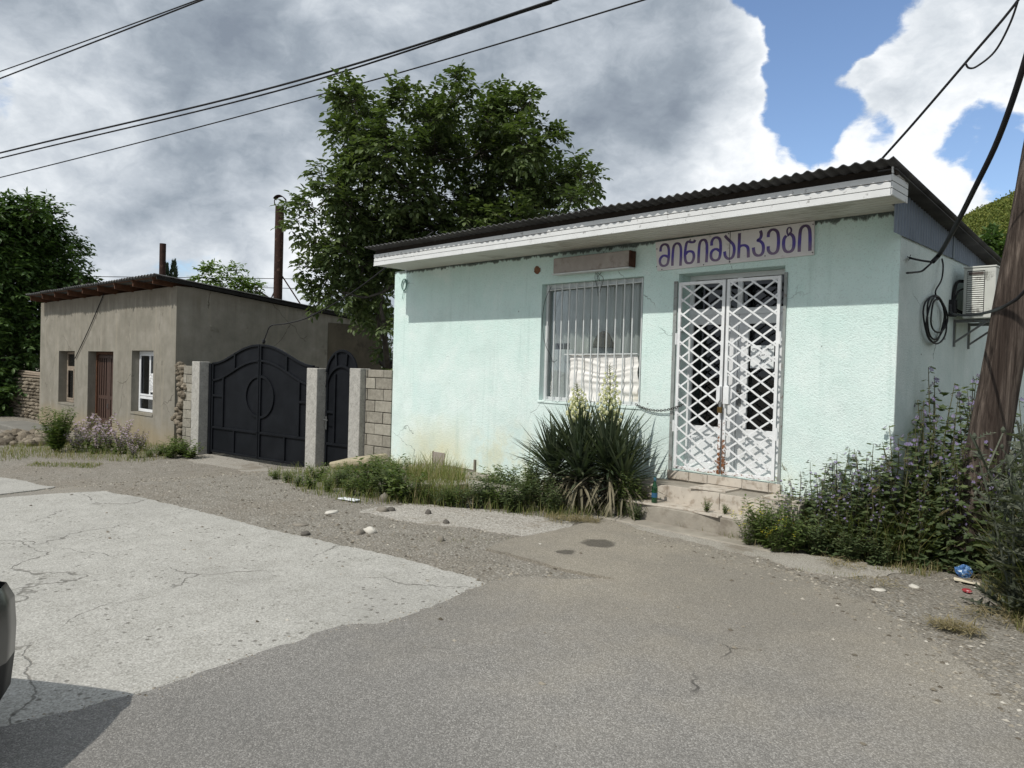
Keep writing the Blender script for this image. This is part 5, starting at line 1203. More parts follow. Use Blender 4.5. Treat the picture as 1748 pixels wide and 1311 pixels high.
def tree(name, label, base, fork_h, blobs, L, W, per_m2, leafm, trunk_r, group=None, nleaf=6, twig=True, cat='tree', single=False):
    root = empty(name, base, label, cat, group)
    base = Vector(base); top = base + Vector((uni(-.1, .1), uni(-.1, .1), fork_h))
    tr = MB(); tr.tube([base - Vector((0, 0, .3)), base + Vector((.03, .02, fork_h * .35)), base + Vector((-.04, .03, fork_h * .7)), top], [trunk_r * 1.25, trunk_r, trunk_r * .9, trunk_r * .8], 12)
    cr = MB(); nodes = [(top, trunk_r * .62, 0)]; cen = sum((b[0] for b in blobs), Vector()) / len(blobs)
    for c, r in sorted(blobs, key=lambda b: (b[0] - top).length):
        j = min(range(len(nodes)), key=lambda k: (nodes[k][0] - c).length + nodes[k][2] * .15 * r)
        p0, r0, dp = nodes[j]; r1 = max(.010, r0 * .66)
        mid = p0.lerp(c, .5) + Vector((uni(-.12, .12), uni(-.12, .12), -.06 - .05 * (c - p0).length)) * (1 if dp else .4)
        tr.tube(catmull([p0, mid, c], 4), [r0 * .9 + (r1 - r0 * .9) * i / 8 for i in range(9)], 6); nodes.append((c, r1, dp + 1))
        n_r = max(4, int(per_m2 * PI * r * r / nleaf)); out = (c - cen).normalized() if (c - cen).length > .01 else Vector((0, 0, 1))
        ntw = max(3, n_r // 4)
        for q in range(ntw):
            d = (rv() + out * .45 + Vector((0, 0, .18))).normalized(); tl = r * uni(.55, 1.12)
            e = c + d * tl
            if twig and q % 2 == 0: tr.tube([c + d * r * .1, c + d * tl * .55 + rv() * .03, e], [.010, .006, .003], 4)
            for k in range(4):
                t = uni(.35, 1.0); p = c + d * tl * t + rv() * r * .10
                dd = (d * .7 + rv() * .75 + Vector((0, 0, .05))).normalized()
                if single:
                    for _ in range(nleaf): leaf(cr, p + rv() * L * .7, (dd + rv() * .8).normalized(), (Vector((0, 0, 1)) + rv() * .7).normalized(), L * uni(.7, 1.2), W * uni(.8, 1.2))
                else: bunch(cr, p, dd, nleaf, L, W)
    tr.build('trunk', M_barkw, root, smooth=True, recalc=False); cr.build('crown', leafm, root, recalc=False)
    return root
def px_blobs(lst, D, jit, back=0.0, seed=1):
    random.seed(seed); out = []
    for px, py, r in lst:
        d = D + uni(-jit, jit); out.append((onD(px, py, d), r * d / FPX))
        if back and r > 38: d2 = d + back * uni(.6, 1.2); out.append((onD(px + uni(-25, 25), py + uni(-20, 20), d2), r * .95 * d2 / FPX))
    return out
WB = [(600, 178, 30), (590, 150, 15), (604, 165, 14), (630, 215, 45), (590, 232, 32), (690, 186, 32), (686, 150, 16), (700, 162, 14), (740, 206, 46), (775, 170, 28), (779, 134, 13), (786, 150, 14), (832, 203, 42), (848, 182, 16), (880, 194, 32), (905, 172, 20), (660, 260, 55), (740, 270, 60), (820, 260, 60), (890, 250, 50), (932, 238, 30), (620, 300, 52), (700, 330, 60), (790, 340, 60), (870, 320, 60), (940, 315, 45), (978, 275, 16), (992, 305, 26), (1012, 308, 13), (970, 345, 32), (1000, 335, 14), (930, 368, 36), (880, 385, 50), (800, 395, 60), (720, 395, 60), (650, 380, 55), (600, 360, 40), (565, 325, 35), (548, 292, 16), (533, 345, 28), (505, 375, 20), (495, 388, 11), (545, 400, 35), (590, 425, 45), (530, 452, 22), (560, 475, 38), (620, 450, 52), (640, 505, 45), (592, 500, 30), (655, 548, 26), (660, 590, 20), (680, 440, 50), (760, 420, 50), (850, 420, 40), (652, 500, 18), (540, 515, 10), (662, 625, 16)]
tree('walnut_tree', 'large dark green walnut tree rising behind the shop roof', (-12.6, 10.6, -.35), 2.6, px_blobs(WB, 16.2, 1.0, 1.3, 3), .145, .082, 610, M_walnut, .2)
LB_ = [(20, 400, 55), (70, 392, 38), (82, 362, 18), (55, 365, 22), (5, 365, 28), (108, 440, 36), (60, 460, 60), (10, 480, 60), (132, 476, 20), (152, 484, 9), (30, 540, 60), (20, 600, 50), (45, 640, 35), (-40, 420, 60), (-40, 520, 70), (-30, 620, 60), (95, 500, 42), (60, 560, 45), (10, 670, 45), (-50, 680, 50), (40, 690, 30)]
tree('broadleaf_tree', 'dark broadleaf tree standing behind the stone wall and outbuilding', (-31.6, 9.6, -.6), 2.4, px_blobs(LB_, 33.5, 1.3, 2.0, 5), .22, .11, 330, M_dkleaf, .25)
SP = [(352, 468, 13), (345, 480, 10), (365, 462, 12), (372, 478, 12), (392, 474, 12), (403, 462, 9), (400, 485, 14), (420, 485, 12), (436, 492, 9), (425, 498, 14), (385, 492, 14), (350, 495, 10), (408, 500, 16), (370, 500, 12)]
tree('young_tree', 'light green young tree top peeking over the outbuilding roof', (-30.5, 18.5, -.6), 3.6, px_blobs(SP, 36, .6, 0, 7), .20, .11, 420, M_ltleaf, .08)
tree('young_tree', 'tiny sprig of green treetop just showing above the shop roof ridge', (-9.2, 21.5, 0), 3.6, px_blobs([(1160, 342, 9), (1152, 352, 11), (1168, 352, 9), (1158, 370, 16)], 24.5, .3, 0, 8), .12, .06, 500, M_ltleaf, .06)
HB = [(570, 540, 30), (610, 548, 32), (645, 560, 34), (590, 575, 34), (630, 595, 36), (660, 610, 26), (560, 565, 24), (600, 620, 34), (650, 640, 30), (665, 560, 20), (560, 600, 30)]
tree('garden_bush', 'mid green bush growing beneath the walnut tree behind the outbuilding', (-17.3, 15.2, -.4), .5, px_blobs(HB, 23, .8, 1.2, 9), .085, .04, 900, M_hedge, .07, cat='bush', single=True)
DB = [(1692, 425, 18), (1715, 432, 22), (1700, 460, 28), (1680, 452, 16), (1695, 400, 7), (1740, 430, 24), (1740, 480, 40), (1690, 490, 34)]
tree('hillside_tree', 'dark dense tree behind the shop at the foot of the hill', (-5.4, 36.5, -.2), 3.0, px_blobs(DB, 38, 1.0, 1.5, 10), .30, .16, 260, M_dkleaf, .2, single=True)
# two cypress tips
M_cyp = leaf_mat('cypress_spray', (0.011, 0.023, 0.013, 1), (0.020, 0.036, 0.018, 1), (0.034, 0.055, 0.026, 1), .1)
for k, (px, h, lab) in enumerate(((284, 452, 'left and shorter of two dark cypress tips beside the short stove pipe'), (297, 446, 'right and taller of two dark cypress tips beside the short stove pipe'))):
    tp = onD(px, h, 62); r0 = empty('cypress_tree', (tp.x, tp.y, -.6), lab, 'tree')
    mb = MB()
    for i in range(1500):
        t = rnd() ** .7; z = tp.z - t * 5.5; rr = .75 * (t ** .75) * math.sqrt(rnd()); a = uni(0, 2 * PI); p = Vector((tp.x + rr * math.cos(a), tp.y + rr * math.sin(a), z))
        leaf(mb, p, (Vector((math.cos(a) * .4, math.sin(a) * .4, 1))).normalized(), rv(), .34, .11)
    mb.build('crown', M_cyp, r0, recalc=False)
    mb = MB(); mb.tube([(tp.x, tp.y, -.6), (tp.x, tp.y, tp.z - .6)], [.16, .03], 8); mb.build('trunk', M_barkw, r0)

# ------------------------------------------------------------------ hill with woods
def hz(x, y):
    h = 101 * math.exp(-(((x - 60) / 220) ** 2 + ((y - 345) / 115) ** 2)) + 30 * math.exp(-(((x - 260) / 120) ** 2 + ((y - 260) / 130) ** 2))
    return h + 3.5 * mnoise.noise((x * .02, y * .02, 1)) * min(1, h / 12) - 1.0
mb = MB(); nx, ny_ = 110, 80; X0, X1, Y0, Y1 = -480, 520, 60, 660
for i in range(nx + 1):
    for j in range(ny_ + 1):
        x = X0 + (X1 - X0) * i / nx; y = Y0 + (Y1 - Y0) * j / ny_; mb.v.append((x, y, hz(x, y)))
for i in range(nx):
    for j in range(ny_):
        a = i * (ny_ + 1) + j; mb.f.append((a, a + ny_ + 1, a + ny_ + 2, a + 1)); mb.mi.append(0)
g = G('hill_scrub'); p = g.pos(); tag(mb.build('hill', g.done(g.ramp(g.noise(p, .15, 6, .7), [(.35, (.030, .050, .014, 1)), (.65, (.10, .125, .03, 1))]), .95, spec=.05), smooth=True, recalc=False, loc=(0, 0, 0)), kind='structure')
M_forest = leaf_mat('hill_woods', (0.062, 0.094, 0.032, 1), (0.151, 0.188, 0.052, 1), (0.266, 0.266, 0.077, 1), .2, .9, .05)  # leaf colours lightened, so distance haze is put into the colour
mb = MB(); random.seed(21); cnt = 0
for i in range(120000):
    x = uni(-150, 60); y = uni(150, 350); h = hz(x, y)
    if h < 4: continue
    q = Vector((x, y, h + 2)) - EYE; dep = q.dot(fwd)
    if dep < 5: continue
    sx = CX + FPX * q.dot(rgt) / dep
    if not 1560 < sx < 1980: continue
    cnt += 1
    if cnt > 6500: break
    R_ = uni(.7, 1.4) * (1.5 if rnd() < .1 else 1); c = Vector((x, y, h + R_ * .7))
    for k in range(20):
        d = rv(); d.z = abs(d.z) * 1.2 - .3; p = c + d * R_ * uni(.7, 1.05)
        leaf(mb, p, (rv() + d * .4).normalized(), (d + rv() * .5).normalized(), uni(.5, .9), uni(.4, .65))
print('forest clumps', cnt)
if mb.v: tag(mb.build('hill_woodland', M_forest, recalc=False), kind='stuff')

# ------------------------------------------------------------------ weeds
random.seed(33)
def lobed(mb, b, d, n, R_, m=0):
    s = d.cross(n)
    if s.length < 1e-4: s = d.orthogonal()
    s.normalize(); n = s.cross(d).normalized(); o = len(mb.v); c = b + d * R_ * .75
    mb.v.append(tuple(c - n * R_ * .12)); K_ = 10
    for k in range(K_):
        a = 2 * PI * k / K_; rr = R_ * (1.0 if k % 2 == 0 else .66)
        mb.v.append(tuple(c + d * math.cos(a) * rr + s * math.sin(a) * rr + n * R_ * .10))
    for k in range(K_): mb.f.append((o, o + 1 + k, o + 1 + (k + 1) % K_)); mb.mi.append(m)
def flower(mb, c, n, R_, m=0, np=5):
    n = n.normalized(); s = n.orthogonal().normalized(); t = n.cross(s)
    for k in range(np):
        a = 2 * PI * k / np; d = s * math.cos(a) + t * math.sin(a); o = len(mb.v); q = n.cross(d)
        mb.v += [tuple(c), tuple(c + d * R_ * .8 + q * R_ * .4 + n * R_ * .3), tuple(c + d * R_ + n * R_ * .25), tuple(c + d * R_ * .8 - q * R_ * .4 + n * R_ * .3)]; mb.f.append((o, o + 1, o + 2, o + 3)); mb.mi.append(m)
def mesh_of(mb, name, mats):
    me = bpy.data.meshes.new(name); me.from_pydata(mb.v, [], mb.f)
    for mm in mats: me.materials.append(mm)
    if len(mats) > 1: me.polygons.foreach_set('material_index', mb.mi)
    me.update(); return me
def put(name, meshes, loc, rz, sc, label, cat, group=None, tilt=(0, 0)):
    o = bpy.data.objects.new(name, meshes[0]); COL.objects.link(o); o.location = loc; o.rotation_euler = (tilt[0], tilt[1], rz); o.scale = sc if isinstance(sc, tuple) else (sc, sc, sc)
    tag(o, label, cat, group)
    for nm, me in meshes[1:]:
        c = bpy.data.objects.new(nm, me); COL.objects.link(c); c.parent = o
    return o
def mallow(seed, nst=4, leaves=26, Rl=.050, fl=.5, fm=M_purple_f, lm=M_weed2, spread=.16, fr=.021):
    random.seed(seed); mb = MB(); fb_ = MB()
    for s in range(nst):
        a = uni(0, 2 * PI); h = uni(.68, 1.0) if s else 1.0; le = uni(.4, 1) * spread; pts = [Vector((.02 * math.cos(a), .02 * math.sin(a), 0))]
        for k in range(1, 6): t = k / 5; pts.append(Vector((math.cos(a) * le * t ** 1.3 + uni(-.012, .012), math.sin(a) * le * t ** 1.3 + uni(-.012, .012), h * t)))
        mb.tube(pts, [.008, .007, .006, .005, .004, .002], 5, 1)
        for k in range(leaves):
            t = (k + uni(.2, .8)) / leaves; i = min(4, int(t * 5)); p = pts[i].lerp(pts[i + 1], t * 5 - i); b = k * 2.4 + uni(-.4, .4); pe = .13 * (1 - t) ** .8 + .015
            d = Vector((math.cos(b), math.sin(b), uni(.1, .5))).normalized(); q = p + d * pe
            mb.strip([p, p + d * pe * .5 + Vector((0, 0, .006)), q], .004, Vector((0, 0, 1)) + d * .01, m=1)
            lobed(mb, q, (d + Vector((0, 0, -.45))).normalized(), (Vector((0, 0, 1)) + rv() * .45).normalized(), Rl * (1.15 - .75 * t) * uni(.75, 1.2))
            if t > .35 and rnd() < fl: flower(fb_, p + d * .03 + Vector((0, 0, .012)), (d + Vector((0, 0, .5))), fr * uni(.7, 1.1))
    return [mesh_of(mb, 'mallow', [lm, M_stalk]), ('blossom', mesh_of(fb_, 'blossom', [fm]))]
def bushy(seed, nst=9, leaves=22, L=.07, W=.02, lm=M_weed, spread=.32, fl=0, fm=M_yellow_f, fr=.012, droop=.2):
    random.seed(seed); mb = MB(); fb_ = MB()
    for s in range(nst):
        a = uni(0, 2 * PI); h = uni(.5, 1.0); le = uni(.1, 1) * spread; pts = [Vector((.03 * math.cos(a), .03 * math.sin(a), 0))]
        for k in range(1, 5): t = k / 4; pts.append(Vector((math.cos(a) * le * t + uni(-.015, .015), math.sin(a) * le * t + uni(-.015, .015), h * t ** .9)))
        mb.tube(pts, [.006, .005, .004, .003, .0015], 4, 1)
        for k in range(leaves):
            t = .12 + .88 * (k + rnd()) / leaves; i = min(3, int(t * 4)); p = pts[i].lerp(pts[i + 1], t * 4 - i); b = k * 2.4 + uni(-.5, .5)
            d = (Vector((math.cos(b), math.sin(b), uni(.0, .8)))).normalized(); leaf(mb, p, d, (Vector((0, 0, 1)) + rv() * .4).normalized(), L * uni(.6, 1.2) * (1.2 - .6 * t), W * uni(.7, 1.2) * (1.2 - .5 * t), 0, .1, droop)
        if fl:
            for k in range(fl): flower(fb_, pts[-1] + Vector((uni(-.05, .05), uni(-.05, .05), uni(-.12, .03))), Vector((uni(-.4, .4), uni(-.4, .4), 1)), fr * uni(.8, 1.2), np=4)
    r = [mesh_of(mb, 'weed', [lm, M_stalk])]
    if fl: r.append(('blossom', mesh_of(fb_, 'blossom', [fm])))
    return r
MAL = [mallow(40 + k, 5, 32, .056, .34, fr=.019) for k in range(3)]; MALP = [mallow(60 + k, 9, 26, .045, 1.6, M_pink_f, M_weed, .36, .036) for k in range(2)]
BSH = [bushy(70 + k, 16, 22, .20, .055, M_weed, .5) for k in range(3)]; YEL = [bushy(80 + k, 14, 22, .13, .03, M_weed, .5, 7, M_yellow_f, .017) for k in range(2)]
TAL = [bushy(85 + k, 18, 46, .12, .026, M_weed, .34) for k in range(2)]; FLT = [bushy(90 + k, 18, 14, .24, .10, M_weed, .7, droop=.15) for k in range(2)]
DKB = [bushy(95 + k, 17, 24, .18, .06, M_weed2, .5) for k in range(2)]
def thistle(seed):
    random.seed(seed); mb = MB()
    def spiky(p, d, L):
        s = d.cross(Vector((0, 0, 1))).normalized(); n = s.cross(d)
        for k in range(7):
            t = (k + .5) / 7; q = p + d * L * t - Vector((0, 0, L * .25 * t * t)); w_ = L * .30 * math.sin(PI * (t * .85 + .12))
            for sg in (1, -1):
                e = q + s * sg * w_ + d * L * .10 + n * L * .05 * uni(-1, 1); o = len(mb.v)
                mb.v += [tuple(q - d * L * .045), tuple(q + d * L * .05), tuple(e)]; mb.f.append((o, o + 1, o + 2)); mb.mi.append(0)
        mb.strip([p, p + d * L * .5 - Vector((0, 0, L * .06)), p + d * L - Vector((0, 0, L * .25))], [L * .07, L * .06, L * .01], n)
    for s in range(4):
        a = uni(0, 2 * PI); h = uni(.75, 1.0); le = uni(.15, .35); P_ = [Vector((math.cos(a) * le * t ** 1.2, math.sin(a) * le * t ** 1.2, h * t)) for t in (0, .25, .5, .75, 1)]
        mb.tube(P_, [.011, .009, .007, .006, .004], 6, 1)
        for k in range(18):
            t = (k + .3) / 18; i = min(3, int(t * 4)); p = P_[i].lerp(P_[i + 1], t * 4 - i); b = k * 2.4
            spiky(p, Vector((math.cos(b), math.sin(b), uni(.3, .9))).normalized(), .30 * (1.1 - .75 * t))
        for k in range(4):
            b = uni(0, 6.28); t = uni(.55, .95); i = min(3, int(t * 4)); p = P_[i].lerp(P_[i + 1], t * 4 - i); e = p + Vector((math.cos(b) * .14, math.sin(b) * .14, .16)); mb.tube([p, e], [.005, .003], 5, 1)
            mb.lathe([(.003, 0), (.009, .006), (.011, .015), (.007, .024), (.002, .03)], e, 8, 1)
    return [mesh_of(mb, 'thistle', [M_thistle, M_thistle])]
THI = [thistle(101), thistle(102)]
random.seed(50)
mg = 'mallows in the thicket beside the pole'; ml = 'tall leafy mallow with small purple flowers in the thicket beside the utility pole'
def mall(px, py, Y, h, X=None):
    q = onX(px, py, X) if X is not None else onY(px, py, Y); z = gz(q.x, q.y)
    put('mallow_plant', MAL[int(rnd() * 3)], (q.x, q.y, z - .03), uni(0, 6), (h * uni(.85, 1.1), h * uni(.85, 1.1), h), ml, 'wild plant', mg, (uni(-.08, .08), uni(-.08, .08)))
# front row before the wall, then the tall stand along the side wall
for x, y, h in [(-3.22, 7.2, .62), (-3.15, 7.0, .55), (-3.28, 6.9, .42), (-3.05, 7.1, .72), (-2.92, 7.2, .82), (-2.8, 7.0, .75), (-2.72, 7.22, .98), (-2.62, 7.05, .86), (-2.55, 7.25, .95), (-2.48, 6.95, .80), (-2.4, 7.15, 1.05), (-2.36, 7.28, .95), (-2.28, 7.0, .92), (-2.22, 7.3, 1.22), (-2.12, 7.1, 1.08), (-2.98, 6.9, .55), (-2.75, 6.82, .55), (-2.5, 6.8, .6), (-2.3, 6.82, .62)]:
    put('mallow_plant', MAL[int(rnd() * 3)], (x, y, -.03), uni(0, 6), (h * 1.05, h * 1.05, h), ml, 'wild plant', mg, (uni(-.08, .08), uni(-.1, .1)))
for x, y, h in [(-2.12, 7.75, 1.45), (-2.14, 8.1, 1.78), (-2.0, 8.0, 1.5), (-1.98, 8.6, 1.7), (-1.9, 8.25, 1.55), (-1.75, 8.5, 1.62), (-1.78, 8.0, 1.35), (-2.05, 7.5, 1.25), (-1.9, 7.6, 1.3), (-1.7, 7.7, 1.25), (-1.6, 8.1, 1.45), (-1.85, 7.3, 1.1), (-1.62, 7.3, 1.05), (-1.5, 7.6, 1.2), (-1.95, 7.05, .85), (-1.75, 7.12, .8), (-1.5, 7.2, .85), (-1.45, 8.6, 1.5), (-1.3, 8.0, 1.3), (-1.2, 7.4, 1.1), (-1.0, 7.8, 1.3), (-.8, 7.2, 1.1), (-.9, 8.4, 1.4), (-1.62, 7.15, 1.0), (-1.42, 7.15, 1.15), (-1.25, 7.0, 1.1), (-1.2, 7.15, 1.2), (-1.1, 6.85, 1.1), (-1.0, 6.7, 1.2), (-1.78, 7.2, 1.15)]:
    put('mallow_plant', MAL[int(rnd() * 3)], (x, y, -.03), uni(0, 6), (h * .78, h * .78, h), ml, 'wild plant', mg, (uni(-.06, .06), uni(-.06, .06)))
for x, y, h, tl in [(-1.08, 6.05, 1.1, .08), (-.90, 6.25, 1.5, -.05), (-1.0, 6.5, 1.25, .05), (-.80, 5.9, 1.2, 0)]:
    put('thistle_plant', THI[int(rnd() * 2)], (x, y, -.03), uni(0, 6), (h, h, h), 'grey-green spiny thistle in the grass before the utility pole', 'thistle', 'thistles before the pole', (tl, -tl))
for k, (px, py, h) in enumerate([(1296, 900, .46), (1318, 916, .42), (1345, 930, .34), (1312, 890, .58), (1330, 900, .6), (1360, 938, .3)]):
    q = gnd(px, py); put('yellow_wildflower', YEL[k % 2], (q.x, q.y, -.02), uni(0, 6), h, 'wild plant with tiny yellow flowers at the left edge of the thicket', 'wild plant', 'yellow wildflowers')
for x, y, h in [(-2.68, 6.72, .40), (-2.2, 6.78, .34), (-2.9, 6.74, .34), (-2.42, 6.70, .34)]:
    put('broadleaf_weed', DKB[int(rnd() * 2)], (x, y, -.02), uni(0, 6), h, 'dark leafy weed low at the front edge of the right-hand thicket', 'weed', 'dark low weeds of the thicket')
for k, (x, y, h) in enumerate([(-3.2, 6.66, .36), (-3.08, 6.58, .46), (-2.9, 6.62, .44), (-3.18, 6.72, .5)]):
    put('broadleaf_weed', BSH[k % 3], (x, y, -.02), uni(0, 6), (h * 1.1, h * 1.1, h), 'mid green bushy weed hiding the right end of the entrance steps', 'weed', 'bushy weeds at the step end')
for k, (x, y, h) in enumerate([(-3.26, 6.52, .44), (-2.98, 6.5, .42)]):
    put('yellow_wildflower', YEL[k % 2], (x, y, -.02), uni(0, 6), h, 'wild plant with tiny yellow flowers at the left edge of the thicket', 'wild plant', 'yellow wildflowers')
# weeds along the foot of the green wall
bl = 'leafy green weed growing along the foot of the green wall'
for px, py, h in [(470, 818, .14), (490, 824, .18), (510, 830, .18), (530, 834, .2), (545, 822, .24), (560, 840, .22), (580, 832, .28), (598, 846, .26), (612, 838, .34), (628, 848, .34), (642, 838, .42), (652, 852, .36), (664, 842, .44), (676, 852, .38), (690, 856, .34), (708, 858, .28), (728, 860, .24), (752, 864, .22), (772, 866, .26), (790, 866, .24), (812, 868, .30), (830, 862, .36), (845, 868, .32), (860, 866, .36), (876, 874, .32), (890, 872, .36), (848, 844, .34), (872, 848, .36), (645, 818, .34), (668, 824, .28), (590, 824, .24), (898, 860, .42)]:
    q = gnd(px, py); put('broadleaf_weed', (BSH + FLT + DKB + DKB)[int(rnd() * 9)], (q.x, q.y, q.z - .02), uni(0, 6), (h * 1.3, h * 1.3, h * 1.2), bl, 'weed', 'weeds along the green wall')
for px, py, h, nm, lab in [(905, 862, .80, TAL, 'tall leafy weed standing just left of the yucca'), (925, 872, .55, DKB, 'dark leafy weed tucked under the left side of the yucca'), (945, 878, .42, DKB, 'low dark weed at the front left foot of the yucca'), (1060, 882, .66, TAL, 'tall feathery green weed in front of the right half of the yucca'), (1078, 884, .50, BSH, 'bushy green weed right of the feathery weed by the yucca'), (1105, 882, .36, FLT, 'low broad green weed beside the green bottle'), (1085, 890, .26, DKB, 'low dark weed at the front right foot of the yucca'), (1125, 874, .3, DKB, 'small dark weed against the left end of the steps'), (1180, 885, .15, DKB, 'small dry weed growing from the lowest step'), (1203, 862, .16, BSH, 'small upright weed on the middle step'), (1232, 862, .11, FLT, 'tiny green weed on the tread right of the upright weed'), (1250, 912, .16, BSH, 'low weed at the right end of the lowest step')]:
    q = gnd(px, py) if nm is not None else None
    z = -.02
    if 'middle step' in lab: q = onY(1203, 868, 6.74); q = Vector((q.x, 6.78, 0)); z = .2
    if 'tread right' in lab: q = onY(1232, 868, 6.78); q = Vector((q.x, 6.85, 0)); z = .2
    put('tall_weed' if nm is TAL else 'broadleaf_weed', nm[int(rnd() * len(nm))], (q.x, q.y, z), uni(0, 6), (h * .9, h * .9, h), lab, 'weed')
# before the outbuilding
q = gnd(97, 772); put('round_bush', bushy(120, 60, 46, .13, .04, M_hedge, .48), (q.x, q.y, q.z - .02), 0, (.95, .95, 1.0), 'rounded green bush below the left window of the outbuilding', 'bush')
for px, py, h in [(130, 772, .55), (150, 766, .6), (165, 774, .6), (185, 770, .62), (205, 775, .55), (222, 770, .5), (140, 757, .7), (175, 757, .75), (212, 757, .6), (228, 782, .34), (240, 770, .45)]:
    q = gnd(px, py); put('pink_wildflower', MALP[int(rnd() * 2)], (q.x, q.y, q.z - .02), uni(0, 6), (h * 1.3, h * 1.3, h), 'wild plant with pale pink flowers before the outbuilding door', 'wild plant', 'pink wildflowers before the outbuilding')
for px, py, h in [(290, 782, .34), (310, 780, .42), (325, 783, .36), (275, 778, .26), (300, 772, .4), (255, 780, .2)]:
    q = gnd(px, py); put('broadleaf_weed', FLT[int(rnd() * 2)], (q.x, q.y, q.z - .02), uni(0, 6), (h * 1.3, h * 1.3, h), 'leafy weed at the foot of the rubble pier beside the gate', 'weed', 'weeds beside the gate')

# ------------------------------------------------------------------ grass and low ground cover
def blade(mb, p, h, a, lean, w_, m=0):
    d = Vector((math.cos(a), math.sin(a), 0)); s = Vector((-d.y, d.x, 0)); o = len(mb.v)
    for t, ww in ((0, 1), (.4, .85), (.75, .5)):
        q = p + Vector((0, 0, h * (t - .12 * lean * t * t))) + d * h * lean * t * t; mb.v += [tuple(q + s * w_ * ww / 2), tuple(q - s * w_ * ww / 2)]
    mb.v.append(tuple(p + Vector((0, 0, h * (1 - .14 * lean))) + d * h * lean)); mb.f += [(o, o + 1, o + 3, o + 2), (o + 2, o + 3, o + 5, o + 4), (o + 4, o + 5, o + 6)]; mb.mi += [m] * 3
def inpoly(x, y, P):
    c = False; j = len(P) - 1
    for i in range(len(P)):
        if (P[i][1] > y) != (P[j][1] > y) and x < (P[j][0] - P[i][0]) * (y - P[i][1]) / (P[j][1] - P[i][1]) + P[i][0]: c = not c
        j = i
    return c
def scatter(P, n):
    x0, x1 = min(p[0] for p in P), max(p[0] for p in P); y0, y1 = min(p[1] for p in P), max(p[1] for p in P); k = 0; tries = 0
    while k < n and tries < n * 30:
        tries += 1; x, y = uni(x0, x1), uni(y0, y1)
        if inpoly(x, y, P): k += 1; yield x, y
random.seed(77)
THK = G2((1288, 900), (1330, 930), (1400, 948), (1500, 962), (1560, 966), (1605, 960), (1650, 948), (1690, 975), (1730, 1030), (1770, 1075)) + [(-.3, 5.6), (2.5, 5.4), (2.5, 11), (-2.2, 11), (-2.25, 7.4), (-3.3, 7.38), (-3.2, 7.0)]
mb = MB()
for x, y in scatter(THK, 19000):
    near = y < 7.4; h = uni(.28, .78) * (1.0 if x > -2.3 else .5) * (1.25 if x > -1.9 and y > 6.3 else 1)
    n = mnoise.noise((x * 1.4, y * 1.4, 3)); h *= (1 + .5 * n)
    blade(mb, Vector((x, y, -.02)), h, uni(0, 6.28), uni(.1, .75), uni(.005, .011), 0 if rnd() < .86 else 1)
for x, y in scatter(THK, 420):
    if x < -2.2 and rnd() < .6: continue
    h = uni(.45, .85); a = uni(0, 6.28); p = Vector((x, y, 0)); l_ = uni(.05, .25)
    e = p + Vector((math.cos(a) * l_, math.sin(a) * l_, h)); mb.tube([p, p.lerp(e, .6) + Vector((0, 0, .03)), e], [.002, .0016, .001], 3, 1)
    d = (e - p).normalized() + Vector((math.cos(a) * .5, math.sin(a) * .5, -.2))
    for k in range(14): leaf(mb, e + d * .07 * k / 14, (d + rv() * .45).normalized(), rv(), .055, .006, 1)
FR = G2((1420, 950), (1500, 965), (1570, 970), (1610, 956), (1650, 946), (1695, 978), (1735, 1035), (1770, 1080), (1785, 1000), (1700, 930), (1600, 915), (1480, 915))
for x, y in scatter(FR, 5200): blade(mb, Vector((x, y, -.02)), uni(.22, .62) * (1 + .4 * mnoise.noise((x * 2.2, y * 2.2, 6))), uni(0, 6.28), uni(.25, 1.0), uni(.004, .009), 0 if rnd() < .8 else 1)
tag(mb.build('grass', [M_grass, M_straw], recalc=False), kind='stuff')
mb = MB()
def zone(P, n, h0, h1, wmin=.004, wmax=.009, straw=.15, lw=(.1, .8)):
    for x, y in scatter(P, n): blade(mb, Vector((x, y, gz(x, y) - .01)), uni(h0, h1) * (1 + .5 * mnoise.noise((x * 2, y * 2, 8))), uni(0, 6.28), uni(*lw), uni(wmin, wmax), 1 if rnd() < straw else 0)
zone(G2((455, 812), (520, 842), (600, 860), (700, 864), (800, 872), (880, 882), (960, 890), (1040, 888), (1130, 884), (1140, 850)) + [(-5.2, 7.3), (-10.1, 7.3)], 6500, .05, .20)
zone(G2((690, 850), (700, 862), (775, 866), (800, 850), (790, 820), (700, 815)), 1500, .22, .42, .005, .011, .25)
zone(G2((330, 778), (240, 790), (120, 785), (60, 782), (0, 790), (0, 765), (120, 750), (240, 752)), 5200, .03, .17, .005, .010, .3)
zone(G2((40, 796), (160, 800), (180, 792), (60, 790)), 700, .02, .08, .006, .012)
zone(G2((1140, 885), (1300, 920), (1340, 935), (1300, 940), (1220, 915), (1150, 900)), 800, .03, .12, .003, .007, .45)
zone(G2((1490, 974), (1580, 986), (1612, 975), (1600, 962), (1500, 962)), 500, .03, .12, .003, .008, .45)
zone(G2((1672, 1000), (1748, 1090), (1760, 1050), (1700, 985)), 800, .03, .14, .003, .008, .45)
zone(G2((1360, 968), (1480, 985), (1480, 992), (1350, 975)), 130, .02, .06, .003, .005, .4)
zone(G2((700, 925), (860, 930), (900, 920), (760, 918)), 60, .015, .04, .003, .005, .4)
zone(G2((1055, 897), (1110, 912), (1110, 918), (1050, 905)), 160, .015, .05, .003, .005, .3)
tag(mb.build('grass', [M_grass, M_straw], recalc=False), kind='stuff')
mb = MB(); random.seed(91)
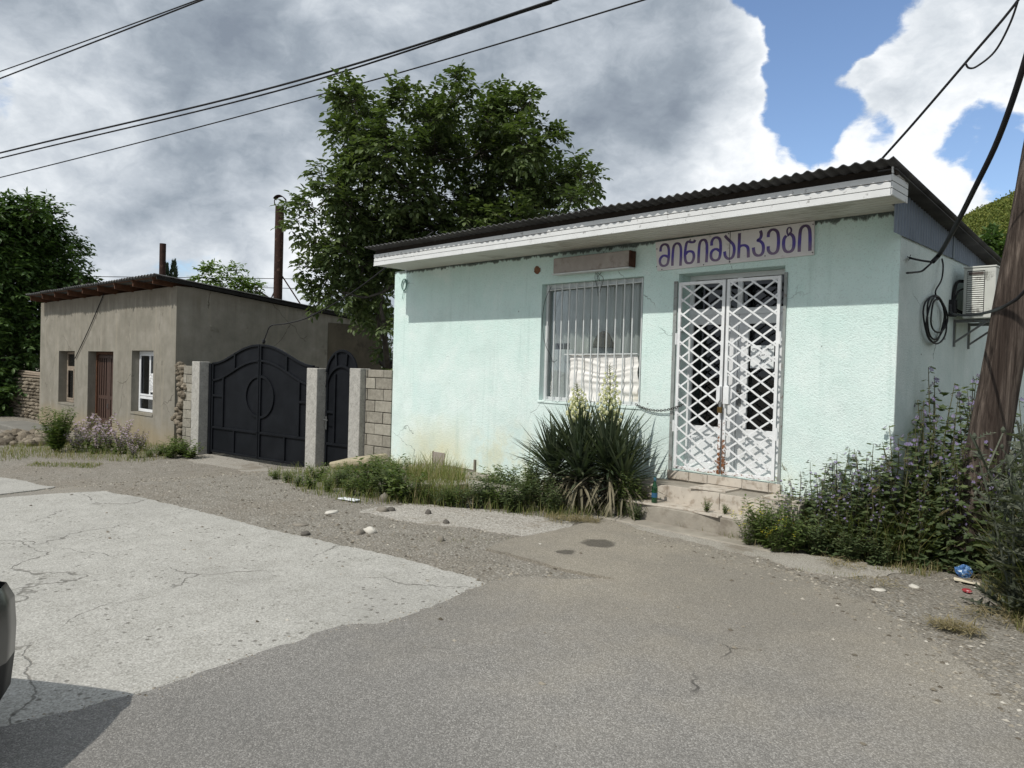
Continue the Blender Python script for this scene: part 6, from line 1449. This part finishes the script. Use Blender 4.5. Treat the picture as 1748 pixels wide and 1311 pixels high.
for cx_, cy_, n, r in ((1640, 1080, 320, .12), (1610, 1075, 160, .08), (960, 890, 420, .22), (1000, 892, 300, .16), (1440, 968, 160, .2), (1500, 1000, 90, .2), (1665, 985, 220, .2), (1710, 1060, 300, .25), (110, 782, 200, .5)):
    c = gnd(cx_, cy_)
    for k in range(n):
        a = uni(0, 6.28); rr = r * math.sqrt(rnd()); p = Vector((c.x + rr * math.cos(a), c.y + rr * .7 * math.sin(a), c.z + uni(.02, .05))); d = Vector((uni(-1, 1), uni(-1, 1), uni(-.1, .35))).normalized(); L_ = uni(.03, .11)
        mb.strip([p, p + d * L_ * .5 + Vector((0, 0, .004)), p + d * L_ - Vector((0, 0, .004))], uni(.002, .005), Vector((0, 0, 1)) + rv() * .3)
tag(mb.build('dry_grass_litter', M_straw, recalc=False), kind='stuff')

# ------------------------------------------------------------------ yucca
random.seed(61)
yu = empty('yucca_plant', (-5.45, 6.72, 0), 'big dark yucca with stiff sword leaves and two cream flower spikes', 'yucca')
fo = MB(); dr = MB()
def sword(mb, b, d, L, W, droop):
    s = d.cross(Vector((0, 0, 1)))
    if s.length < .05: s = Vector((1, 0, 0))
    s.normalize(); n = s.cross(d); o = len(mb.v); N = 5
    for k in range(N + 1):
        t = k / N; q = b + d * L * t - Vector((0, 0, L * droop * t * t)); w_ = W * (.55 + .45 * math.sin(PI * min(1, t * 1.5 + .1)) if t < .6 else 1.0 * (1 - ((t - .6) / .4) ** 1.3) * .95 + .03)
        mb.v += [tuple(q + s * w_ / 2 + n * w_ * .16), tuple(q), tuple(q - s * w_ / 2 + n * w_ * .16)]
    for k in range(N):
        for j in range(2): mb.f.append((o + k * 3 + j, o + k * 3 + j + 1, o + k * 3 + 4 + j, o + k * 3 + 3 + j)); mb.mi.append(0)
for hx, hy, hzz, n, Lm in ((-5.56, 6.78, .44, 200, .76), (-5.18, 6.84, .44, 180, .74), (-5.86, 6.68, .32, 150, .64), (-5.40, 6.60, .32, 120, .58), (-4.96, 6.84, .32, 110, .58)):
    for i in range(n):
        t = i / n; a = i * 2.39996 + uni(-.2, .2); el = math.radians(84 - 92 * t ** .85 + uni(-7, 7)); d = Vector((math.cos(a) * math.cos(el), math.sin(a) * math.cos(el), math.sin(el)))
        b = Vector((hx, hy, hzz + .12 * (1 - t))) + d * .03
        if t < .86: sword(fo, b, d, Lm * uni(.75, 1.12) * (.8 + .3 * math.sin(PI * min(1, t + .2))), uni(.026, .038), .03 + .10 * t)
        else: sword(dr, b, d, Lm * uni(.6, .95), uni(.024, .034), .25 + .4 * rnd())
    for i in range(int(n * .30)):
        a = uni(0, 6.28); d = Vector((math.cos(a), math.sin(a), uni(-.2, .35))).normalized(); sword(dr, Vector((hx, hy, hzz - .04)), d, Lm * uni(.5, .85), uni(.022, .034), uni(.5, 1.0))
for i in range(len(fo.v)):
    x, y, z = fo.v[i]
    if y > YW - .03: fo.v[i] = (x, YW - .03 - (y - YW + .03) * .1, z)
fo.build('foliage', M_yucca, yu, recalc=False); dr.build('dry_skirt', M_yuccadry, yu, recalc=False)
mb = MB()
for hx, hy, hzz in ((-5.50, 6.80, .42), (-5.18, 6.86, .42), (-5.72, 6.70, .30), (-5.36, 6.62, .32), (-4.98, 6.86, .3)): mb.tube([(hx, hy, -.1), (hx, hy, hzz + .06)], [.06, .05], 8)
mb.build('stem', M_barkw, yu)
def bell(mb, c, d, R_):
    d = d.normalized(); s = d.orthogonal().normalized(); t = d.cross(s)
    for k in range(6):
        a = 2 * PI * k / 6; e = s * math.cos(a) + t * math.sin(a); q = d.cross(e); o = len(mb.v)
        mb.v += [tuple(c), tuple(c + d * R_ * .7 + e * R_ * .55 + q * R_ * .34), tuple(c + d * R_ * 1.5 + e * R_ * .42), tuple(c + d * R_ * .7 + e * R_ * .55 - q * R_ * .34)]; mb.f.append((o, o + 1, o + 2, o + 3)); mb.mi.append(1)
for (hx, hy, z0, tpx) in ((-5.56, 6.80, .5, (985, 655)), (-5.18, 6.86, .5, (1041, 622))):
    tp = onY(tpx[0], tpx[1], hy); mb = MB(); b = Vector((hx, hy, z0)); mb.tube([b, b.lerp(tp, .5) + Vector((.01, 0, 0)), tp], [.014, .010, .004], 7, 0)
    zf = 1.02
    for k in range(74):
        t = k / 74; z = zf + (tp.z - zf) * t; c = b.lerp(tp, (z - z0) / (tp.z - z0)); a = k * 2.4; L_ = .155 * (1 - t) ** .7 + .02
        d = Vector((math.cos(a), math.sin(a), .45)).normalized(); e = c + d * L_ * uni(.6, 1.05); mb.tube([c, e], [.003, .002], 4, 0)
        if t < .86:
            for j in range(2 if t < .6 else 1): bell(mb, e - d * L_ * .35 * j, Vector((d.x * .3, d.y * .3, -1)), .034 * (1.15 - .65 * t) * uni(.8, 1.15))
        else: leaf(mb, e, d, Vector((0, 0, 1)), .03, .012, 0)
    mb.build('flower_spike', [leaf_mat('spike_stem', (.10, .12, .04, 1), (.16, .18, .07, 1), (.24, .25, .11, 1), .1), M_bell], yu, recalc=False)

# ------------------------------------------------------------------ loose stones and litter
random.seed(5)
M_stoneg = simple('grey_pebble', C3(128, 122, 112), .9, .25, 9, .4, 60); M_stonep = simple('pale_pebble', C3(196, 192, 182), .9, .12, 12, .3, 60); M_stoned = simple('dark_pebble', C3(92, 88, 82), .9, .25, 9, .4, 60)
def stone(px, py, r, m, lab, seed):
    q = gnd(px, py); r = tuple(x * .8 for x in r); mb = MB(); rock(mb, (q.x, q.y, q.z + r[2] * .3), r, seed, 1, 14, 9); tag(mb.build('stone', m, smooth=True), lab, 'stone')
stone(921, 933, (.062, .035, .026), M_stonep, 'smooth white oblong stone lying on the asphalt apron left of the oil stain', 1.3)
stone(631, 909, (.085, .055, .05), M_stonep, 'pale rounded stone beside a smaller grey one in the middle of the gravel', 2.1)
stone(614, 911, (.07, .05, .045), M_stoneg, 'grey rounded stone touching a paler stone in the middle of the gravel', 3.2)
stone(656, 856, (.075, .07, .10), M_stoneg, 'egg-shaped grey stone standing at the front edge of the wall weeds', 4.6)
stone(652, 873, (.11, .07, .06), M_stoneg, 'largest grey stone on the pale aggregate below the egg-shaped stone', 5.4)
stone(668, 873, (.06, .05, .05), M_stoned, 'small dark stone just right of the largest grey stone', 6.5)
stone(731, 878, (.055, .045, .05), M_stoned, 'dark little stone alone in the middle of the pale aggregate patch', 7.1)
stone(761, 894, (.06, .045, .04), M_stoned, 'dark little stone at the lower edge of the pale aggregate patch', 8.8)
stone(752, 923, (.05, .045, .045), M_stoneg, 'small grey stone on the gravel near the tip of the asphalt apron', 9.3)
stone(566, 875, (.13, .07, .02), M_stonep, 'flat pale slab stone lying on the gravel before the gate weeds', 10.4)
stone(513, 896, (.11, .08, .018), M_stoneg, 'flat grey stone half sunk in the gravel by the concrete road edge', 11.4)
stone(521, 913, (.06, .05, .035), M_stoned, 'dark stone sitting on the edge of the pale concrete road', 12.2)
stone(1490, 946, (.055, .05, .055), M_stonep, 'pale round stone at the foot of the right-hand thicket', 13.6)
stone(1471, 942, (.075, .06, .06), M_stoneg, 'grey round stone half hidden under the thicket left of the pale one', 14.3)
stone(1305, 1004, (.05, .035, .018), M_stonep, 'small flat pale stone on the dusty asphalt below the thicket', 15.3)
stone(1560, 1002, (.055, .04, .02), M_stonep, 'flat pale stone on the gravel left of the crumpled blue packet', 16.2)
stone(1414, 1006, (.05, .035, .022), M_stonep, 'pale stone alone on the gravel straight below the round stones', 17.5)
stone(1500, 1008, (.07, .045, .016), M_stonep, 'flat broken pale stone on the gravel under the middle of the thicket', 18.9)
stone(782, 1204, (.022, .016, .006), M_stoned, 'tiny dark flat chip on the asphalt in the foreground', 19.4)
mb = MB(); q = gnd(612, 800); mb.obox((q.x, q.y, q.z + .12), (.42, .06, .075), (-.05, .24, .02), (-.02, -.01, .05)); tag(mb.build('stone_slab', simple('rough_pale_slab', C3(168, 158, 134), .95, .18, 5, .6, 50, dirt=C3(120, 110, 92), dirt_amt=.6, dsc=5), bevel=.03), 'thick pale stone slab propped before the narrow gate', 'slab')
mb = MB(); q = gnd(596, 855); mb.obox((q.x, q.y, q.z + .02), (.15, .02, .004), (-.01, .05, 0), (0, 0, .006)); tag(mb.build('white_offcut', M_paper, bevel=.003), 'flat white offcut lying on the gravel at the left end of the weeds', 'litter')
mb = MB(); q = gnd(752, 858); rock(mb, (q.x, q.y, q.z + .03), (.05, .04, .03), 6.6, 1, 9, 6); tag(mb.build('crumpled_paper', M_paper), 'small crumpled white paper at the foot of the wall weeds', 'litter')
M_kerb = simple('broken_pale_kerb', C3(168, 164, 152), .95, .15, 5, .6, 50, dirt=C3(116, 110, 96), dirt_amt=.6, dsc=5)
for k, (px, py, w_, d_) in enumerate(((815, 826, .36, .14), (845, 828, .30, .12), (760, 824, .30, .16), (690, 826, .3, .18), (875, 838, .22, .12))):
    q = gnd(px, py + 18); mb = MB(); mb.obox((q.x, q.y, q.z + .10), (w_, .03 * (k % 2), .01), (-.02, d_, 0), (0, .0, .05)); tag(mb.build('kerb_slab', M_kerb, bevel=.015), 'broken pale kerb slab half buried in the weeds before the green wall', 'kerb', 'kerb slabs in the weeds')
# green bottle on the step
bo_ = onY(1117, 855, 6.80); bt = empty('glass_bottle', (bo_.x, 6.80, .205), 'green glass bottle with blue label standing at the left end of the steps', 'bottle')
bc = (bo_.x, 6.80, .205); g = G('green_bottle_glass'); g.done((.008, .09, .028, 1), .08, spec=.6); g.b.inputs['Transmission Weight'].default_value = .45; M_bot = g.mat
mb = MB(); mb.lathe([(.028, 0), (.033, .006), (.033, .15), (.030, .175), (.016, .215), (.0135, .235), (.0135, .27), (.016, .272), (.016, .282), (.012, .284)], bc, 18); mb.build('body', M_bot, bt, smooth=True)
mb = MB(); mb.lathe([(.0334, 0), (.0334, .05)], (bc[0], bc[1], bc[2] + .06), 18); mb.build('paper_label', simple('blue_label', C3(46, 88, 120), .7, .1), bt)
mb = MB(); mb.lathe([(.0155, 0), (.0165, .04)], (bc[0], bc[1], bc[2] + .236), 14); mb.build('neck_foil', simple('blue_foil', C3(70, 110, 130), .5, .1), bt)
q = gnd(1645, 985); mb = MB(); rock(mb, (q.x, q.y, q.z + .045), (.062, .05, .055), 3.7, 1, 14, 10)
for i, v in enumerate(mb.v): mb.v[i] = tuple(Vector(v) + Vector(rv()) * .008)
g = G('blue_foil_packet'); cc = g.ramp(g.noise(g.obj(), 26, 4, .6), [(.4, C3(62, 100, 150)), (.55, C3(112, 150, 190)), (.62, C3(226, 232, 236))], 'CONSTANT'); tag(mb.build('crumpled_packet', g.done(cc, .35, spec=.5)), 'crumpled blue and white packet lying before the thicket grass', 'litter')
q = gnd(1648, 996); mb = wavy_sheet(q.x - .09, q.x + .09, 0, .09, 0, .012, 4, nx=14, nz=8)
for i, v in enumerate(mb.v): mb.v[i] = (v[0] + v[2] * .3, q.y - v[2] * .9 + .03, q.z + .02 + v[1])
tag(mb.build('paper_scrap', simple('stained_paper', C3(212, 202, 180), .9, .12, 20), recalc=False, solid=.002), 'torn pale paper scrap just below the blue packet', 'litter')
q = gnd(1650, 1012); mb = MB(); rock(mb, (q.x, q.y, q.z + .018), (.042, .03, .014), 8.7, 1, 12, 8); tag(mb.build('red_wrapper', simple('red_wrapper', C3(160, 52, 58), .4, .2, 40, dirt=C3(230, 220, 220), dirt_amt=.8, dsc=40)), 'small red wrapper on the gravel below the torn paper', 'litter')
# gravel
mb = MB(); random.seed(15)
AS = list(reversed(EDGE)) + A2 + [(3, 4.1), (60, -9), (-3.68, -9)]; CO = EDGE + [(-3.72, .5), (-3.72, -9), (-60, -9), (-16, 1.25)] + G2((0, 852), (175, 840), (330, 872), (500, 915), (640, 946), (740, 970))
def pebble(x, y, z, r):
    o = len(mb.v); a = uni(0, 6); 
    for k in range(5): b = a + k * 1.2566; rr = r * uni(.75, 1.15); mb.v.append((x + rr * math.cos(b), y + rr * .8 * math.sin(b), z + r * uni(.0, .25)))
    mb.v.append((x + uni(-.2, .2) * r, y + uni(-.2, .2) * r, z + r * uni(.45, .8)))
    for k in range(5): mb.f.append((o + k, o + (k + 1) % 5, o + 5)); mb.mi.append(0)
n = 0
while n < 12000:
    x = -18 + 18.5 * rnd() ** .6; y = uni(1.8, 7.3)
    ia = inpoly(x, y, AS); ic = inpoly(x, y, CO)
    if ia and rnd() > (.10 if y > 3.9 and x > -3.2 else .012): continue
    if ic and rnd() > .05: continue
    r = .005 + .02 * rnd() ** 5; pebble(x, y, gz(x, y) + (.024 if ia else .011 if ic else 0), r); n += 1
# a denser, coarser fringe where gravel spills onto the asphalt on the right
EF = G2((1110, 914), (1200, 936), (1290, 962), (1380, 992), (1490, 1040), (1590, 1100), (1680, 1165), (1745, 1225))
for i in range(2600):
    k = int(rnd() * (len(EF) - 1)); t = rnd(); x = EF[k][0] * (1 - t) + EF[k + 1][0] * t + random.gauss(0, .16); y = EF[k][1] * (1 - t) + EF[k + 1][1] * t + random.gauss(.05, .22)
    ia = inpoly(x, y, AS); pebble(x, y, .022 if ia else -.002, .004 + .015 * rnd() ** 3)
for i in range(900):
    k = int(rnd() * (len(EDGE) - 1)); t = rnd(); x = EDGE[k][0] * (1 - t) + EDGE[k + 1][0] * t + random.gauss(0, .05); y = EDGE[k][1] * (1 - t) + EDGE[k + 1][1] * t + random.gauss(0, .05); pebble(x, y, .020 if inpoly(x, y, AS) else .010, .003 + .010 * rnd() ** 3)
g = G('gravel_pebble'); cc = g.ramp(g.island(), [(0, C3(84, 78, 68)), (.5, C3(136, 129, 116)), (.92, C3(158, 152, 140)), (1, C3(186, 181, 170))])
tag(mb.build('gravel', g.done(cc, .92, spec=.15), recalc=False), kind='stuff')
